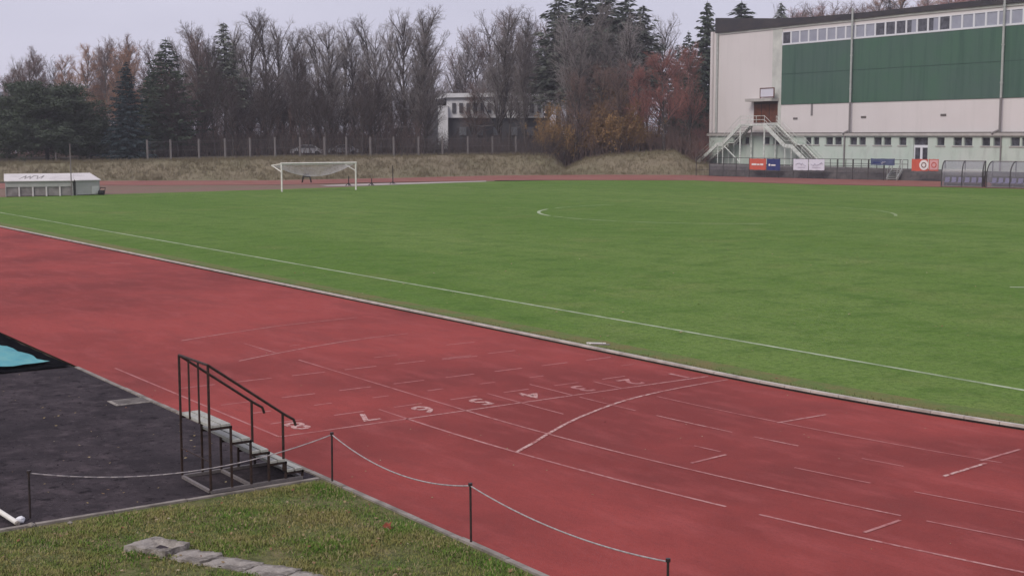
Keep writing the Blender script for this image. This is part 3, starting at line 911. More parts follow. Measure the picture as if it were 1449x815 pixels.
def banner(u0, u1, v0, v1, m, label, prints=(), z_off=.1):
    """cloth banner tied to the railing line, about 2 cm thick, slightly slack"""
    def onrail(u):
        p = None
        for (ua, va), (ub, vb) in zip(rp_px[:-1], rp_px[1:]):
            if ua <= u <= ub: t = (u - ua) / (ub - ua); return G(u, va + (vb - va) * t + .6)
        t = (u - rp_px[-2][0]) / (rp_px[-1][0] - rp_px[-2][0])
        return G(u, rp_px[-2][1] + t * (rp_px[-1][1] - rp_px[-2][1]) + .6)
    A, B = Vector(onrail(u0)), Vector(onrail(u1))
    A -= Vector(HF) * z_off; B -= Vector(HF) * z_off
    dA = float((np.array(A) - CAM) @ HF)
    zt_ = CAM[2] - (v0 - 193.2) * dA / (FPX / math.cos(PITCH)) if False else None
    def zat(u, v, P):                                       # height over P seen at v
        d = ray(u, v); k = ((np.array(P) - CAM) @ HF) / (d @ HF)
        return CAM[2] + d[2] * k
    z1_, z0_ = zat(u0, v0, A), zat(u0, v1, A)
    root = empty('banner', (A.x, A.y, z0_))
    ax = math.atan2(B.y - A.y, B.x - A.x)
    root.rotation_euler = (0, 0, ax)
    L = (B - A).length
    H_ = z1_ - z0_
    b = MB()
    n__ = 8
    vs = []
    for i in range(n__ + 1):
        x = L * i / n__
        s_ = .03 * math.sin(i * 2.1)
        for y, z in ((s_ - .01, 0 + .02 * math.sin(i * 1.7)), (s_ - .01, H_ - .03 * abs(math.sin(i * PI / 4))), (s_ + .01, H_ - .03 * abs(math.sin(i * PI / 4))), (s_ + .01, .02 * math.sin(i * 1.7))):
            vs.append((x, y, z))
    b.add(vs, [(i * 4 + j, (i + 1) * 4 + j, (i + 1) * 4 + (j + 1) % 4, i * 4 + (j + 1) % 4) for i in range(n__) for j in range(4)] + [(0, 1, 2, 3), tuple(n__ * 4 + j for j in (3, 2, 1, 0))])
    b.build('cloth', m, root)
    sgn = -1 if (Vector((math.sin(ax), -math.cos(ax), 0)) @ Vector(-HF)) > 0 else 1
    for (kind, x0, x1, y0, y1, pm) in prints:
        b = MB()
        yy = sgn * .055
        if kind == 'bar':
            b.box(x0 * L, x1 * L, min(yy, yy + .006), max(yy, yy + .006), y0 * H_, y1 * H_)
        elif kind == 'disc':
            cx, cz, r = (x0 + x1) / 2 * L, (y0 + y1) / 2 * H_, (y1 - y0) / 2 * H_
            b.tube((cx, yy, cz), (cx, yy + sgn * .008, cz), r, n=24)
        elif kind == 'ring':
            cx, cz, r = (x0 + x1) / 2 * L, (y0 + y1) / 2 * H_, (y1 - y0) / 2 * H_
            pts_ = [(cx + r * math.cos(t), yy + sgn * .012, cz + r * math.sin(t)) for t in np.linspace(0, 2 * PI, 17)]
            b.path(pts_, .05, n=5)
        elif kind == 'script':
            rr = random.Random(int(x0 * 100) + int(L * 10))
            n2 = 9
            pts_ = [((x0 + (x1 - x0) * i / n2) * L, yy, ((y0 + y1) / 2 + (y1 - y0) / 2 * rr.uniform(-1, 1)) * H_) for i in range(n2 + 1)]
            b.path(pts_, .035, n=4)
        b.build('print', pm, root)
    tag(root, label, 'banner', 'banners on the terrace railing')
    return root
banner(1060, 1083.5, 224.5, 240.2, M['red_banner'], 'red banner with a white line of print, left of the blue one on the railing', [('bar', .14, .44, .40, .56, M['print_white']), ('bar', .47, .62, .40, .54, M['print_white']), ('bar', .66, .84, .40, .56, M['print_white'])])
banner(1084.5, 1103.5, 224.8, 241, M['blue_banner'], 'deep blue banner with a small white mark beside the red one', [('disc', .13, .3, .36, .56, M['print_white']), ('bar', .34, .66, .38, .50, M['print_white'])])
banner(1122, 1143, 225, 240.8, M['white_banner'], 'white banner with grey script, left half of the white pair below the stair', [('script', .15, .85, .35, .65, M['print_grey']), ('bar', .3, .8, .22, .27, M['print_grey'])])
banner(1144, 1166, 225.2, 241, M['white_banner'], 'white banner with grey script, right half of the white pair below the stair', [('script', .12, .9, .38, .7, M['print_grey']), ('bar', .2, .75, .22, .27, M['print_grey'])])
banner(1231, 1265, 224.3, 233.8, M['navy_banner'], 'low dark navy banner hanging near the small steps', [('script', .45, .62, .15, .6, M['print_grey']), ('bar', .1, .4, .3, .5, M['blue_banner'])])
banner(1289, 1312, 225, 242, M['red_banner'], 'red banner with a round white emblem in front of the white double door', [('disc', .56, .96, .08, .92, M['print_white']), ('bar', .62, .9, .42, .50, M['brown_door']), ('ring', .64, .88, .3, .7, M['brown_door'])])
banner(1313, 1327, 225.2, 242, M['red_banner'], 'red banner with a pink square emblem beside the clear team shelter', [('bar', .12, .95, .1, .92, M['pink_banner']), ('ring', .3, .8, .3, .72, M['red_banner'])])

# small steel steps from the terrace to the track
gs = G(1262, 255.2)
ss = empty('steel_steps', gs)
tag(ss, 'short grey steel steps leading from the terrace down to the track', 'steps')
b1, b2 = Vector(G(1255, 255.2)), Vector(G(1269, 255.6))
bk = Vector(HF) * 2.2 + Vector((FT[0], FT[1], 0)) * 1.6
st_ = MB(); tr = MB()
for p in (b1, b2):
    st_.bar(p + Vector((0, 0, .15)), p + bk + Vector((0, 0, TZ)), .12, .3)
for i in range(6):
    t = (i + .5) / 6
    a_ = b1 + bk * t + Vector((0, 0, TZ * t + .05)); c_ = b2 + bk * t + Vector((0, 0, TZ * t + .05))
    tr.bar(a_, c_, .25, .05)
child_at(st_, 'stringer', M['pipe'], ss); child_at(tr, 'tread', M['pipe'], ss)
b = MB()
for p in (b1, b2):
    b.tube(p + Vector((0, 0, 1.1)), p + bk + Vector((0, 0, TZ + 1.1)), .05, n=6)
    for t in (0, .5, 1): b.tube(p + bk * t + Vector((0, 0, TZ * t)), p + bk * t + Vector((0, 0, TZ * t + 1.1)), .04, n=6)
child_at(b, 'handrail', M['pipe'], ss)
# thin railing on the terrace edge behind the steps
tr_ = empty('terrace_edge_rail', AT(1170, 158, TZ))
tag(tr_, 'thin dark guard rail on top of the terrace edge behind the banners', 'railing')
b = MB()
pr = []
for u in range(1165, 1290, 11):
    v = np.interp(u, [q[0] for q in tpts], [q[1] for q in tpts])
    D0 = float((G(u, v) - CAM) @ HF)
    pr.append(Vector(AT(u, D0 + 2.2, TZ)))
for p in pr: b.tube(p, p + Vector((0, 0, 1.05)), .04, n=5)
for z in (.55, 1.05): b.path([p + Vector((0, 0, z)) for p in pr], .03, n=5)
child_at(b, 'bars', M['rail_dark'], tr_)

# ------------------------------------------------------------------ clear team shelters on the far side
def clear_shelter(pL, pR, label, ribs):
    pL, pR = Vector(pL), Vector(pR)
    L = (pR - pL).length
    ax = math.atan2(pR.y - pL.y, pR.x - pL.x)
    root = empty('clear_team_shelter', pL, ax)
    # local: x along, y back (away from pitch is +y when this faces the camera side)
    back = 1 if (Vector((-math.sin(ax), math.cos(ax), 0)) @ Vector(HF)) > 0 else -1
    H_, Dp = 2.5, 1.7
    prof_ = [(back * (0.35), 0.0), (back * .30, .8), (back * .38, 1.3), (back * .62, 1.85), (back * 1.0, 2.25), (back * 1.45, 2.46), (back * 1.9, H_)]
    arc = [(back * (1.9 - 1.6 * math.sin(t)), H_ - 1.35 * (1 - math.cos(t))) for t in np.linspace(0, PI / 2, 9)]
    arc = arc + [(arc[-1][0], 0.0)]
    for i in range(ribs):
        x = L * i / (ribs - 1)
        b = MB(); b.path([(x, y, z) for y, z in arc], .055, n=6)
        b.tube((x, back * 1.9, H_), (x, back * 1.9, 0), .05, n=6)
        b.build('rib', M['rail_dark'], root)
    b = MB()
    vs = [(x, y, z) for x in (0, L) for y, z in arc]
    k = len(arc)
    b.add(vs, [(i, i + 1, k + i + 1, k + i) for i in range(k - 1)])
    th = MB(); th.add(vs, b.f); 
    o = th.build('curved_sheet', M['poly'], root, smooth=True)
    b = MB(); b.add([(0, back * 1.88, 0), (L, back * 1.88, 0), (L, back * 1.88, H_), (0, back * 1.88, H_)], [(0, 1, 2, 3)])
    b.build('back_sheet', M['poly'], root)
    for x in (0, L):
        b = MB()
        b.add([(x, y, z) for y, z in arc] + [(x, back * 1.9, 0), (x, back * 1.9, H_)], [tuple(range(len(arc))) + (len(arc), len(arc) + 1)])
        b.build('end_sheet', M['poly'], root)
    for y_, z_ in ((back * 1.9, H_), (arc[-1][0], .08), (back * 1.9, .08)):
        b = MB(); b.tube((0, y_, z_), (L, y_, z_), .05); b.build('edge_rail', M['frame_grey'], root)
    n__ = int(L / .62)
    for i in range(n__):
        x = .35 + i * (L - .7) / max(1, n__ - 1)
        b = MB()
        b.box(x - .22, x + .22, min(back * .95, back * 1.4), max(back * .95, back * 1.4), .42, .50)
        b.hexa([(x - .22, back * 1.38, .46), (x + .22, back * 1.38, .46), (x + .22, back * 1.44, .46), (x - .22, back * 1.44, .46), (x - .2, back * 1.5, .92), (x + .2, back * 1.5, .92), (x + .2, back * 1.56, .92), (x - .2, back * 1.56, .92)])
        b.build('seat', M['purple'], root)
    b = MB(); b.box(.03, L - .03, *sorted((back * 1.74, back * 1.8)), .05, 1.05); b.build('kick_board', M['rail_dark'], root)
    b = MB(); b.bar((.2, back * 1.2, .36), (L - .2, back * 1.2, .36), .1, .1)
    for q in (.3, L / 2, L - .3): b.bar((q, back * 1.2, 0), (q, back * 1.2, .34), .08, .08)
    b.build('bench_frame', M['frame_grey'], root)
    tag(root, label, 'team shelter', 'clear team shelters')
    return root
clear_shelter(G(1331, 264.6), G(1389, 265.6), 'smoky clear curved team shelter with purple seats, at the left by the red banner', 3)
clear_shelter(G(1394, 266.0), G(1461, 267.6), 'smoky clear curved team shelter with purple seats, cut by the right edge of the photo', 3)
wb = empty('white_barrier', AT(1372, 152, 0))
tag(wb, 'long white board behind the clear team shelters', 'board')
b = MB(); b.bar(AT(1352, 150, 1.98), AT(1480, 150.5, 1.98), .08, .36)
child_at(b, 'board', M['white_banner'], wb)
b = MB()
for u in (1356, 1400, 1440, 1476): b.tube(AT(u, 150.2, 0), AT(u, 150.2, 1.8), .05)
child_at(b, 'post', M['frame_grey'], wb)

# ------------------------------------------------------------------ football goal
gy, gx = 36.61, -88.93
goal = empty('football_goal', (gx, gy, 0))
tag(goal, 'white football goal with its net rolled up under the crossbar', 'goal')
for s_ in (-1, 1):
    b = MB(); b.tube((0, s_ * 3.72, 0), (0, s_ * 3.72, 2.5), .075, n=10); b.build('goalpost', M['white_paint'], goal)
b = MB(); b.tube((0, -3.80, 2.5), (0, 3.80, 2.5), .075, n=10); b.build('crossbar', M['white_paint'], goal)
for s_ in (-1, 1):
    b = MB()
    b.tube((0, s_ * 3.72, 2.45), (-2.0, s_ * 3.72, 2.3), .05); b.tube((-2.0, s_ * 3.72, 2.3), (0, s_ * 3.72, 1.75), .05)
    b.build('net_bracket', M['white_paint'], goal)
b = MB()
def belly(y, t):                                            # t 0 at the crossbar, 1 at the back rail, hanging between
    sag = .95 * (1 - (y / 3.72) ** 2) * 1.0 + .12
    return (-.05 - 1.9 * t, y, 2.42 - .12 * t - sag * math.sin(PI * t) ** .8)
ysn = np.linspace(-3.68, 3.68, 62); tsn = np.linspace(0, 1, 26)
for y in ysn: b.path([belly(y, t) for t in tsn[::3]] , .008, n=3)
for t in tsn: b.path([belly(y, t) for y in ysn[::4]], .008, n=3)
for y in ysn: b.tube((0, y, 2.45), (-2.0, y, 2.3), .006, n=3)
for y in (-3.7, 3.7):
    for t in np.linspace(.1, 1, 9): b.tube((-2 * t, y, 2.45 - .15 * t), (-2 * t, y, 1.75 + .55 * t), .007, n=3)
b.build('net', M['net'], goal)

# small things behind the goal
def stand_post(u, v, h, label, feet=True):
    p = G(u, v)
    root = empty('marker_post', p)
    b = MB(); b.tube((0, 0, 0), (0, 0, h), .05, .04, n=6); b.build('pole', M['black'], root)
    b = MB()
    for a in (.3, 2.4, 4.4): b.tube((0, 0, .25), (.35 * math.cos(a), .35 * math.sin(a), 0), .035, n=5)
    b.build('foot', M['black'], root)
    tag(root, label, 'post', 'dark posts behind the goal')
stand_post(556, 260.6, 1.9, 'tallest dark post on three feet, standing on the pale strip right of the goal')
stand_post(493.5, 263, .95, 'short dark post seen just inside the right goalpost')
stand_post(526, 262.6, .7, 'short dark post on the pale strip between the goal and the tall post')
# dark dog-sized shape on legs behind the goal: a dark low hurdle trestle
p = G(434, 258.8)
tr0 = empty('trestle', p, YAW)
tag(tr0, 'small black trestle standing on the track behind the goal', 'trestle')
b = MB()
b.hexa([(-.18, -.42, .58), (.18, -.42, .58), (.18, .42, .62), (-.18, .42, .62), (-.1, -.25, .98), (.1, -.25, .98), (.1, .3, .95), (-.1, .3, .95)])
b.build('body', M['black'], tr0)
for x, y in ((-.14, -.36), (.14, -.36), (-.14, .36), (.14, .36)):
    b = MB(); b.tube((x, y, .6), (x * 2.2, y * 1.35, 0), .055, .035, n=6); b.build('leg', M['black'], tr0)

# ------------------------------------------------------------------ white team shelters at the left end
def low_shelter(name, P0, P1, label, posts, closed, gap0=0.0):
    P0, P1 = Vector(P0), Vector(P1)
    ax = math.atan2(P1.y - P0.y, P1.x - P0.x)
    L = (P1 - P0).length
    root = empty(name, P0, ax)
    s_ = 1 if (Vector((-math.sin(ax), math.cos(ax), 0)) @ Vector(HF)) > 0 else -1
    Dp, hf, hb_ = 2.0, 1.22, 1.75
    y0, y1 = sorted((0, s_ * Dp))
    b = MB()
    yf, yb = -s_ * .12, s_ * (Dp + .1)
    b.hexa([(-.08, yf, hf), (L + .08, yf, hf), (L + .08, yb, hb_), (-.08, yb, hb_), (-.08, yf, hf + .06), (L + .08, yf, hf + .06), (L + .08, yb, hb_ + .06), (-.08, yb, hb_ + .06)])
    b.build('roof', M['dug_roof'], root)
    b = MB(); b.box(0, L, *sorted((s_ * (Dp - .05), s_ * Dp)), 0, hb_ - .02); b.build('back_wall', M['dug_wall'], root)
    for x0, x1 in ((0, .06), (L - .06, L)):
        b = MB()
        f0, f1 = 0, s_ * (Dp - .06)
        b.hexa([(x0, f0, 0), (x1, f0, 0), (x1, f1, 0), (x0, f1, 0), (x0, f0, hf - .01), (x1, f0, hf - .01), (x1, f1, hb_ - .03), (x0, f1, hb_ - .03)])
        b.build('side_wall', M['dug_wall'], root)
    a_, c_ = sorted((0, s_ * .05))
    if closed:
        b = MB(); b.box(.07, L - .07, a_, c_, .06, hf - .01); b.build('front_panel', M['dug_wall'], root)
        b = MB(); b.box(L - .7, L - .1, *sorted((-s_ * .04, -s_ * .001)), .1, .75); b.build('hatch', M['hall_trim'], root)
    else:
        b = MB(); b.box(.07, L - .07, a_, c_, hf - .45, hf - .01); b.build('front_fascia', M['dug_wall'], root)
        for i in range(1, posts):
            x = L * i / posts
            b = MB(); b.box(x - .06, x + .06, *sorted((-s_ * .02, s_ * .04)), 0, hf - .46); b.build('post', M['dug_roof'], root)
        b = MB(); b.box(.07, L - .07, *sorted((s_ * .07, s_ * .10)), .04, hf - .46); b.build('opening_tone_panel', M['dug_in'], root)  # added panel filling the openings with the grey of the shaded interior
        b = MB(); b.box(.2, L - .2, *sorted((s_ * 1.1, s_ * 1.6)), .38, .44); b.build('bench', M['dug_in'], root)
        b = MB(); b.box(.07, L - .07, *sorted((s_ * (Dp - .1), s_ * (Dp - .06))), .02, hb_ - .05); b.build('lining', M['dug_in'], root)
    tag(root, label, 'team shelter', 'white team shelters at the left')
    return root
q0 = G(8, 278.6); q1 = G(104, 277.2); q2 = G(108, 277.0); q3 = G(141.5, 276.0)
low_shelter('low_team_shelter', q0, q1, 'long low white team shelter with an open front and sloping roof at the left edge', 5, False)
low_shelter('low_team_shelter', q2, q3, 'shorter white team shelter with a closed front, right end of the pair', 1, True)
# dark scrawl on the roof of the long shelter
b = MB()
rr = random.Random(3)
A = Vector(G(8, 278.6)); B = Vector(G(104, 277.2)); dx = (B - A).normalized()
up = Vector(HF).normalized()
scr = [(.9, .25), (1.15, .9), (1.35, .3), (1.5, .85), (1.75, .3), (1.75, .9), (2.1, .85), (2.3, .3), (2.55, .9), (2.6, .3)]
pts_ = [A + dx * x + up * (y * 1.6) + Vector((0, 0, 1.285 + y * 1.6 * .255)) for x, y in scr]
for a_, c_ in zip(pts_[:-1], pts_[1:]): b.bar(a_, c_, .06, .02)
shl = [o for o in COL.objects if o.name == 'low_team_shelter'][0]
o = b.build('scrawl', M['dug_in'])
o.parent = shl
o.matrix_parent_inverse = (Matrix.Translation(shl.location) @ Matrix.Rotation(shl.rotation_euler.z, 4, 'Z')).inverted()
for (u, v, h, lab, rr_) in ((101.5, 277.6, 4.2, 'thin grey pole standing in front of the gap between the white shelters', .05), (78, 256, 2.3, 'thin grey pole on the bank behind the long white shelter', .07)):
    p = G(u, v) if v > 260 else AT(u, 160, z_at(u, 160))
    if v < 260: p = AT(u, 156, .6)
    root = empty('pole', p)
    b = MB(); b.tube((0, 0, 0), (0, 0, h), rr_, rr_ * .8, n=6); b.build('shaft', M['frame_grey'], root)
    b = MB(); b.tube((0, 0, h), (0, 0, h + .08), rr_ * 1.4, n=6); b.build('cap', M['frame_grey'], root)
    tag(root, lab, 'pole')
p = G(143.5, 276.2)
root = empty('ground_roller', p, YAW)
b = MB(); b.tube((0, -.22, .2), (0, .22, .2), .2, n=14); b.build('drum', M['black'], root)
b = MB(); b.tube((0, -.26, .2), (.5, -.2, .6), .03); b.tube((0, .26, .2), (.5, .2, .6), .03); b.tube((.5, -.22, .6), (.5, .22, .6), .03); b.build('handle', M['black'], root)
tag(root, 'small black roller at the right end of the closed white shelter', 'roller')

# ------------------------------------------------------------------ wire fence on the bank
fence = empty('wire_fence', AT(240, 166, z_at(240, 166)))
tag(fence, 'wire mesh fence on pale concrete posts along the top of the bank', 'fence')
fu = [208, 241, 281, 318, 353.5, 389, 424.5, 459, 490, 524, 557, 592, 626, 662, 697, 730]
FPp = []
for u in fu:
    D = crest(u) + 1.2
    z = z_at(u, D)
    FPp.append(Vector(AT(u, D, z)))
for i, p in enumerate(FPp):
    b = MB(); b.bar(p + Vector((0, 0, -.3)), p + Vector((random.uniform(-.05, .05), 0, 2.45)), .18, .15); child_at(b, 'post', M['fence_post'], fence)
b = MB()
for z in (.3, 1.2, 2.2): b.path([p + Vector((0, 0, z)) for p in FPp], .010, n=4)
for a_, c_ in zip(FPp[:-1], FPp[1:]):
    for i in range(22):
        p = a_.lerp(c_, i / 22)
        b.tube(p + Vector((0, 0, .1)), p + Vector((0, 0, 2.2)), .003, n=3)
child_at(b, 'wire_mesh', M['wire'], fence)

# ------------------------------------------------------------------ buildings beyond the trees
def far_wall(root, name, u0, u1, v0, v1, D, m, dep=8):
    def zz(v, u): 
        d = ray(u, v); return CAM[2] + d[2] * D / (d @ HF)
    A = AT(u0, D); B = AT(u1, D); z1_, z0_ = zz(v0, (u0 + u1) / 2), zz(v1, (u0 + u1) / 2)
    bk_ = HF * dep
    b = MB()
    p = [(A[0], A[1], z0_), (B[0], B[1], z0_), (B[0] + bk_[0], B[1] + bk_[1], z0_), (A[0] + bk_[0], A[1] + bk_[1], z0_)]
    b.hexa(p + [(x, y, z1_) for x, y, _ in p])
    return child_at(b, name, m, root)
fb = empty('school_building', AT(700, 215, 2))
tag(fb, 'long white building with a rounded roof end seen through the bare trees', 'building')
far_wall(fb, 'lower_wall', 603, 778, 167, 222, 216, M['far_dark'])
far_wall(fb, 'upper_wall', 632, 768, 139, 167, 215.5, M['far_white'], 12)
far_wall(fb, 'stair_tower', 620, 634, 150, 211, 214.6, M['far_white'], 5)
far_wall(fb, 'dark_wing', 603, 620, 146, 222, 214.8, M['far_grey'], 6)
b = MB()
vs = []
D = 215
def zz2(v, D): 
    d = ray(700, v); return CAM[2] + d[2] * D / (d @ HF)
prof_r = [(612, 141), (618, 135), (632, 132.5), (700, 131.5), (750, 132), (768, 134), (776, 139), (780, 147), (781, 158)]
base_z = zz2(160, D)
for dd in (0, 12):
    for u, v in prof_r: vs.append(AT(u, D + dd, zz2(v, D)))
    for u, v in prof_r: vs.append(AT(u, D + dd, zz2(v + 6, D)))
k = len(prof_r)
fs = [(i, i + 1, k + i + 1, k + i) for i in range(k - 1)] + [(2 * k + i, 3 * k + i, 3 * k + i + 1, 2 * k + i + 1) for i in range(k - 1)] + [(i, 2 * k + i, 2 * k + i + 1, i + 1) for i in range(k - 1)] + [(k + i, k + i + 1, 3 * k + i + 1, 3 * k + i) for i in range(k - 1)]
b.add(vs, fs + [(0, k, 3 * k, 2 * k), (k - 1, 3 * k - 1, 4 * k - 1, 2 * k - 1)])
child_at(b, 'roof', M['far_white'], fb)
for i, u in enumerate(range(640, 766, 10)):
    far_wall(fb, 'window', u, u + 5.2, 146, 160, 215.3, M['far_dark'], .1)
for u in range(650, 770, 24):
    far_wall(fb, 'lower_window', u, u + 10, 180, 192, 215.8, M['far_grey'], .1)
gb_ = empty('white_garage', AT(560, 200, 2))
tag(gb_, 'small white garage seen between trunks left of the white building', 'garage')
far_wall(gb_, 'wall', 551, 576, 184, 214, 205, M['far_white'], 6)
far_wall(gb_, 'gate', 556, 567, 193, 214, 204.7, M['far_grey'], .2)
far_wall(gb_, 'roof', 549, 578, 181.5, 184, 204.5, M['far_grey'], 7)
lb = empty('pale_house', AT(4, 215, 2))
tag(lb, 'pale house partly hidden behind the dark pine at the left edge', 'house')
far_wall(lb, 'wall', -70, 14, 138, 222, 216, M['far_white'], 9)
far_wall(lb, 'roof', -74, 17, 130, 138, 215.6, M['far_grey'], 10)
for v in (150, 172): far_wall(lb, 'window', -2, 8, v, v + 10, 215.7, M['far_dark'], .2)
rb = empty('hillside_house', AT(985, 230, 2))
tag(rb, 'pale two-storey house behind the reddish trees left of the hall', 'house')
far_wall(rb, 'wall', 958, 1030, 138, 222, 236, M['far_grey'], 9)
far_wall(rb, 'roof', 954, 1034, 134, 139.5, 235.6, M['far_white'], 10)
far_wall(rb, 'balcony', 962, 1020, 183, 189, 235, M['far_white'], 1)
for u in (966, 982, 998): far_wall(rb, 'window', u, u + 8, 152, 166, 235.8, M['far_dark'], .15)
def parked_car(u, D, label):
    root = empty('parked_car', AT(u, D, z_at(u, D) + .0), YAW + PI / 2 + .1)
    b = MB()
    pr_ = [(-2.1, .35), (-2.15, .75), (-1.5, .92), (-.9, 1.38), (.6, 1.42), (1.35, .98), (2.05, .85), (2.15, .35)]
    k = len(pr_)
    vs = [(x, -.82, z) for x, z in pr_] + [(x, .82, z) for x, z in pr_]
    b.add(vs, [tuple(range(k)), tuple(range(2 * k - 1, k - 1, -1))] + [(i, k + i, k + (i + 1) % k, (i + 1) % k) for i in range(k)])
    b.build('body', M['car_white'], root)
    b = MB()
    g_ = [(-1.3, .98), (-.85, 1.32), (.55, 1.35), (1.15, .98)]
    for y in (-.828, .822): b.hexa([(g_[0][0], y, g_[0][1]), (g_[3][0], y, g_[3][1]), (g_[3][0], y + .006, g_[3][1]), (g_[0][0], y + .006, g_[0][1]), (g_[1][0], y, g_[1][1]), (g_[2][0], y, g_[2][1]), (g_[2][0], y + .006, g_[2][1]), (g_[1][0], y + .006, g_[1][1])])
    b.build('side_window', M['pane_dark'], root)
    for x in (-1.35, 1.35):
        for y in (-.84, .68):
            b = MB(); b.tube((x, y, .32), (x, y + .16, .32), .32, n=14); b.build('wheel', M['tyre'], root)
    tag(root, label, 'car', 'cars parked beyond the fence')
parked_car(434, 178, 'white car parked beyond the fence, between the goal and the left trees')
parked_car(486, 181, 'white car parked beyond the fence, further right and partly hidden by trunks')

# ================================================================== TREES
def tubes(S, E, r0, r1, n=3):
    """vectorised tapered tubes -> verts, quads"""
    d = E - S
    L = np.linalg.norm(d, axis=1, keepdims=True); L[L == 0] = 1
    d = d / L
    ref = np.where(np.abs(d[:, 2:3]) > .9, np.array([[1., 0, 0]]), np.array([[0, 0, 1.]]))
    a = np.cross(d, ref); a /= np.linalg.norm(a, axis=1, keepdims=True)
    b = np.cross(d, a)
    m = len(S)
    V = np.zeros((m, 2 * n, 3))
    for i in range(n):
        t = 2 * PI * i / n
        o = a * math.cos(t) + b * math.sin(t)
        V[:, i] = S + o * r0[:, None]
        V[:, n + i] = E + o * r1[:, None]
    F = np.array([(i, (i + 1) % n, n + (i + 1) % n, n + i) for i in range(n)])
    FF = (np.arange(m)[:, None, None] * 2 * n + F[None]).reshape(-1, 4)
    return V.reshape(-1, 3), FF
def grow(rng, P, D, L, R, seg, up, wob):
    """curved branches: returns list of segment starts/ends, radii and the points array"""
    n = len(P)
    pts = [P]; d = D.copy()
    for k in range(seg):
        d = d + np.array([0, 0, up]) + rng.normal(0, wob, (n, 3))
        d /= np.linalg.norm(d, axis=1, keepdims=True)
        pts.append(pts[-1] + d * (L / seg)[:, None])
    return np.stack(pts, 1), d
def kids(rng, pts, L, R, nk, tmin, ang, angv, lf, rf, w=None):
    n, K = pts.shape[0], pts.shape[1] - 1
    idx = np.repeat(np.arange(n), nk)
    t = tmin + (1 - tmin) * rng.random(len(idx))
    k = np.minimum((t * K).astype(int), K - 1)
    f = (t * K - k)[:, None]
    P = pts[idx, k] * (1 - f) + pts[idx, k + 1] * f
    d = pts[idx, k + 1] - pts[idx, k]; d /= np.linalg.norm(d, axis=1, keepdims=True)
    rnd = rng.normal(0, 1, (len(idx), 3)); rnd -= (rnd * d).sum(1, keepdims=True) * d
    rnd /= np.linalg.norm(rnd, axis=1, keepdims=True)
    a = np.radians(rng.normal(ang, angv, len(idx)))[:, None]
    D = d * np.cos(a) + rnd * np.sin(a)
    LL = L[idx] * lf * (1.15 - .6 * t) * rng.uniform(.7, 1.3, len(idx))
    RR = np.maximum(R[idx] * rf * (1.1 - .5 * t), .008)
    return P, D, LL, RR
def seg_mesh(pts, R, n, taper=.35):
    m, K = pts.shape[0], pts.shape[1] - 1
    S = pts[:, :-1].reshape(-1, 3); E = pts[:, 1:].reshape(-1, 3)
    f0 = 1 - (1 - taper) * np.arange(K) / K; f1 = 1 - (1 - taper) * (np.arange(K) + 1) / K
    r0 = (R[:, None] * f0).ravel(); r1 = (R[:, None] * f1).ravel()
    return tubes(S, E, r0, r1, n)
def join(parts):
    Vs, Fs, k = [], [], 0
    for V, F in parts:
        Vs.append(V); Fs.append(F + k); k += len(V)
    return np.concatenate(Vs), np.concatenate(Fs)
def bare_tree(seed, H=20.0, habit='round', tw=.013, dens=1.0):
    rng = np.random.default_rng(seed)
    cfg = dict(round=(40, 46, .38, .05, .24, .28), column=(44, 27, .30, .06, .12, .2), birch=(54, 38, .24, .03, .18, .22), shrub=(30, 35, .75, .05, .02, .5))[habit]
    n1, ang1, lf1, up1, tmin, _ = cfg
    P = np.array([[0., 0, 0]]); D = np.array([[rng.normal(0, .03), rng.normal(0, .03), 1.]])
    L = np.array([H * (.95 if habit != 'shrub' else .5)]); R = np.array([H * .0145])
    if habit == 'shrub':
        k = 14
        P = np.repeat(P, k, 0) + rng.normal(0, .35, (k, 3)) * np.array([1, 1, 0]); D = np.stack([rng.normal(0, .42, k), rng.normal(0, .42, k), np.ones(k)], 1)
        D /= np.linalg.norm(D, axis=1, keepdims=True)
        L = H * rng.uniform(.6, 1., k); R = np.full(k, H * .008)
        n1 = 8
    p0, _ = grow(rng, P, D, L, R, 9, 0.02, .035)
    P1, D1, L1, R1 = kids(rng, p0, L, R, n1, tmin, ang1, 8, lf1, .40)
    p1, _ = grow(rng, P1, D1, L1, R1, 4, up1 * 2.2, .09)
    P2, D2, L2, R2 = kids(rng, p1, L1, R1, int(8 * dens), .15, 38, 14, .48, .5)
    p2, _ = grow(rng, P2, D2, L2, R2, 3, .08, .14)
    P3, D3, L3, R3 = kids(rng, p2, L2, R2, int(5 * dens), .15, 36, 15, .55, .5)
    R3 = np.maximum(R3, tw)
    p3, _ = grow(rng, P3, D3, L3, R3, 2, .06, .16)
    P4, D4, L4, R4 = kids(rng, p3, L3, R3, 2, .1, 34, 15, .75, .6)
    R4 = np.full(len(R4), tw * .75)
    L4 = np.maximum(L4, .45)
    p4, _ = grow(rng, P4, D4, L4, R4, 1, .05, .1)
    trunk = join([seg_mesh(p0, R, 8, .15), seg_mesh(p1, R1, 5, .35)])
    crown = join([seg_mesh(p2, np.maximum(R2, tw * 1.4), 3, .5), seg_mesh(p3, R3, 3, .6), seg_mesh(p4, R4, 3, .5)])
    tips = p4[:, -1]
    sc = H / max(tips[:, 2].max(), 1)
    return trunk[0] * sc, trunk[1], crown[0] * sc, crown[1], tips * sc
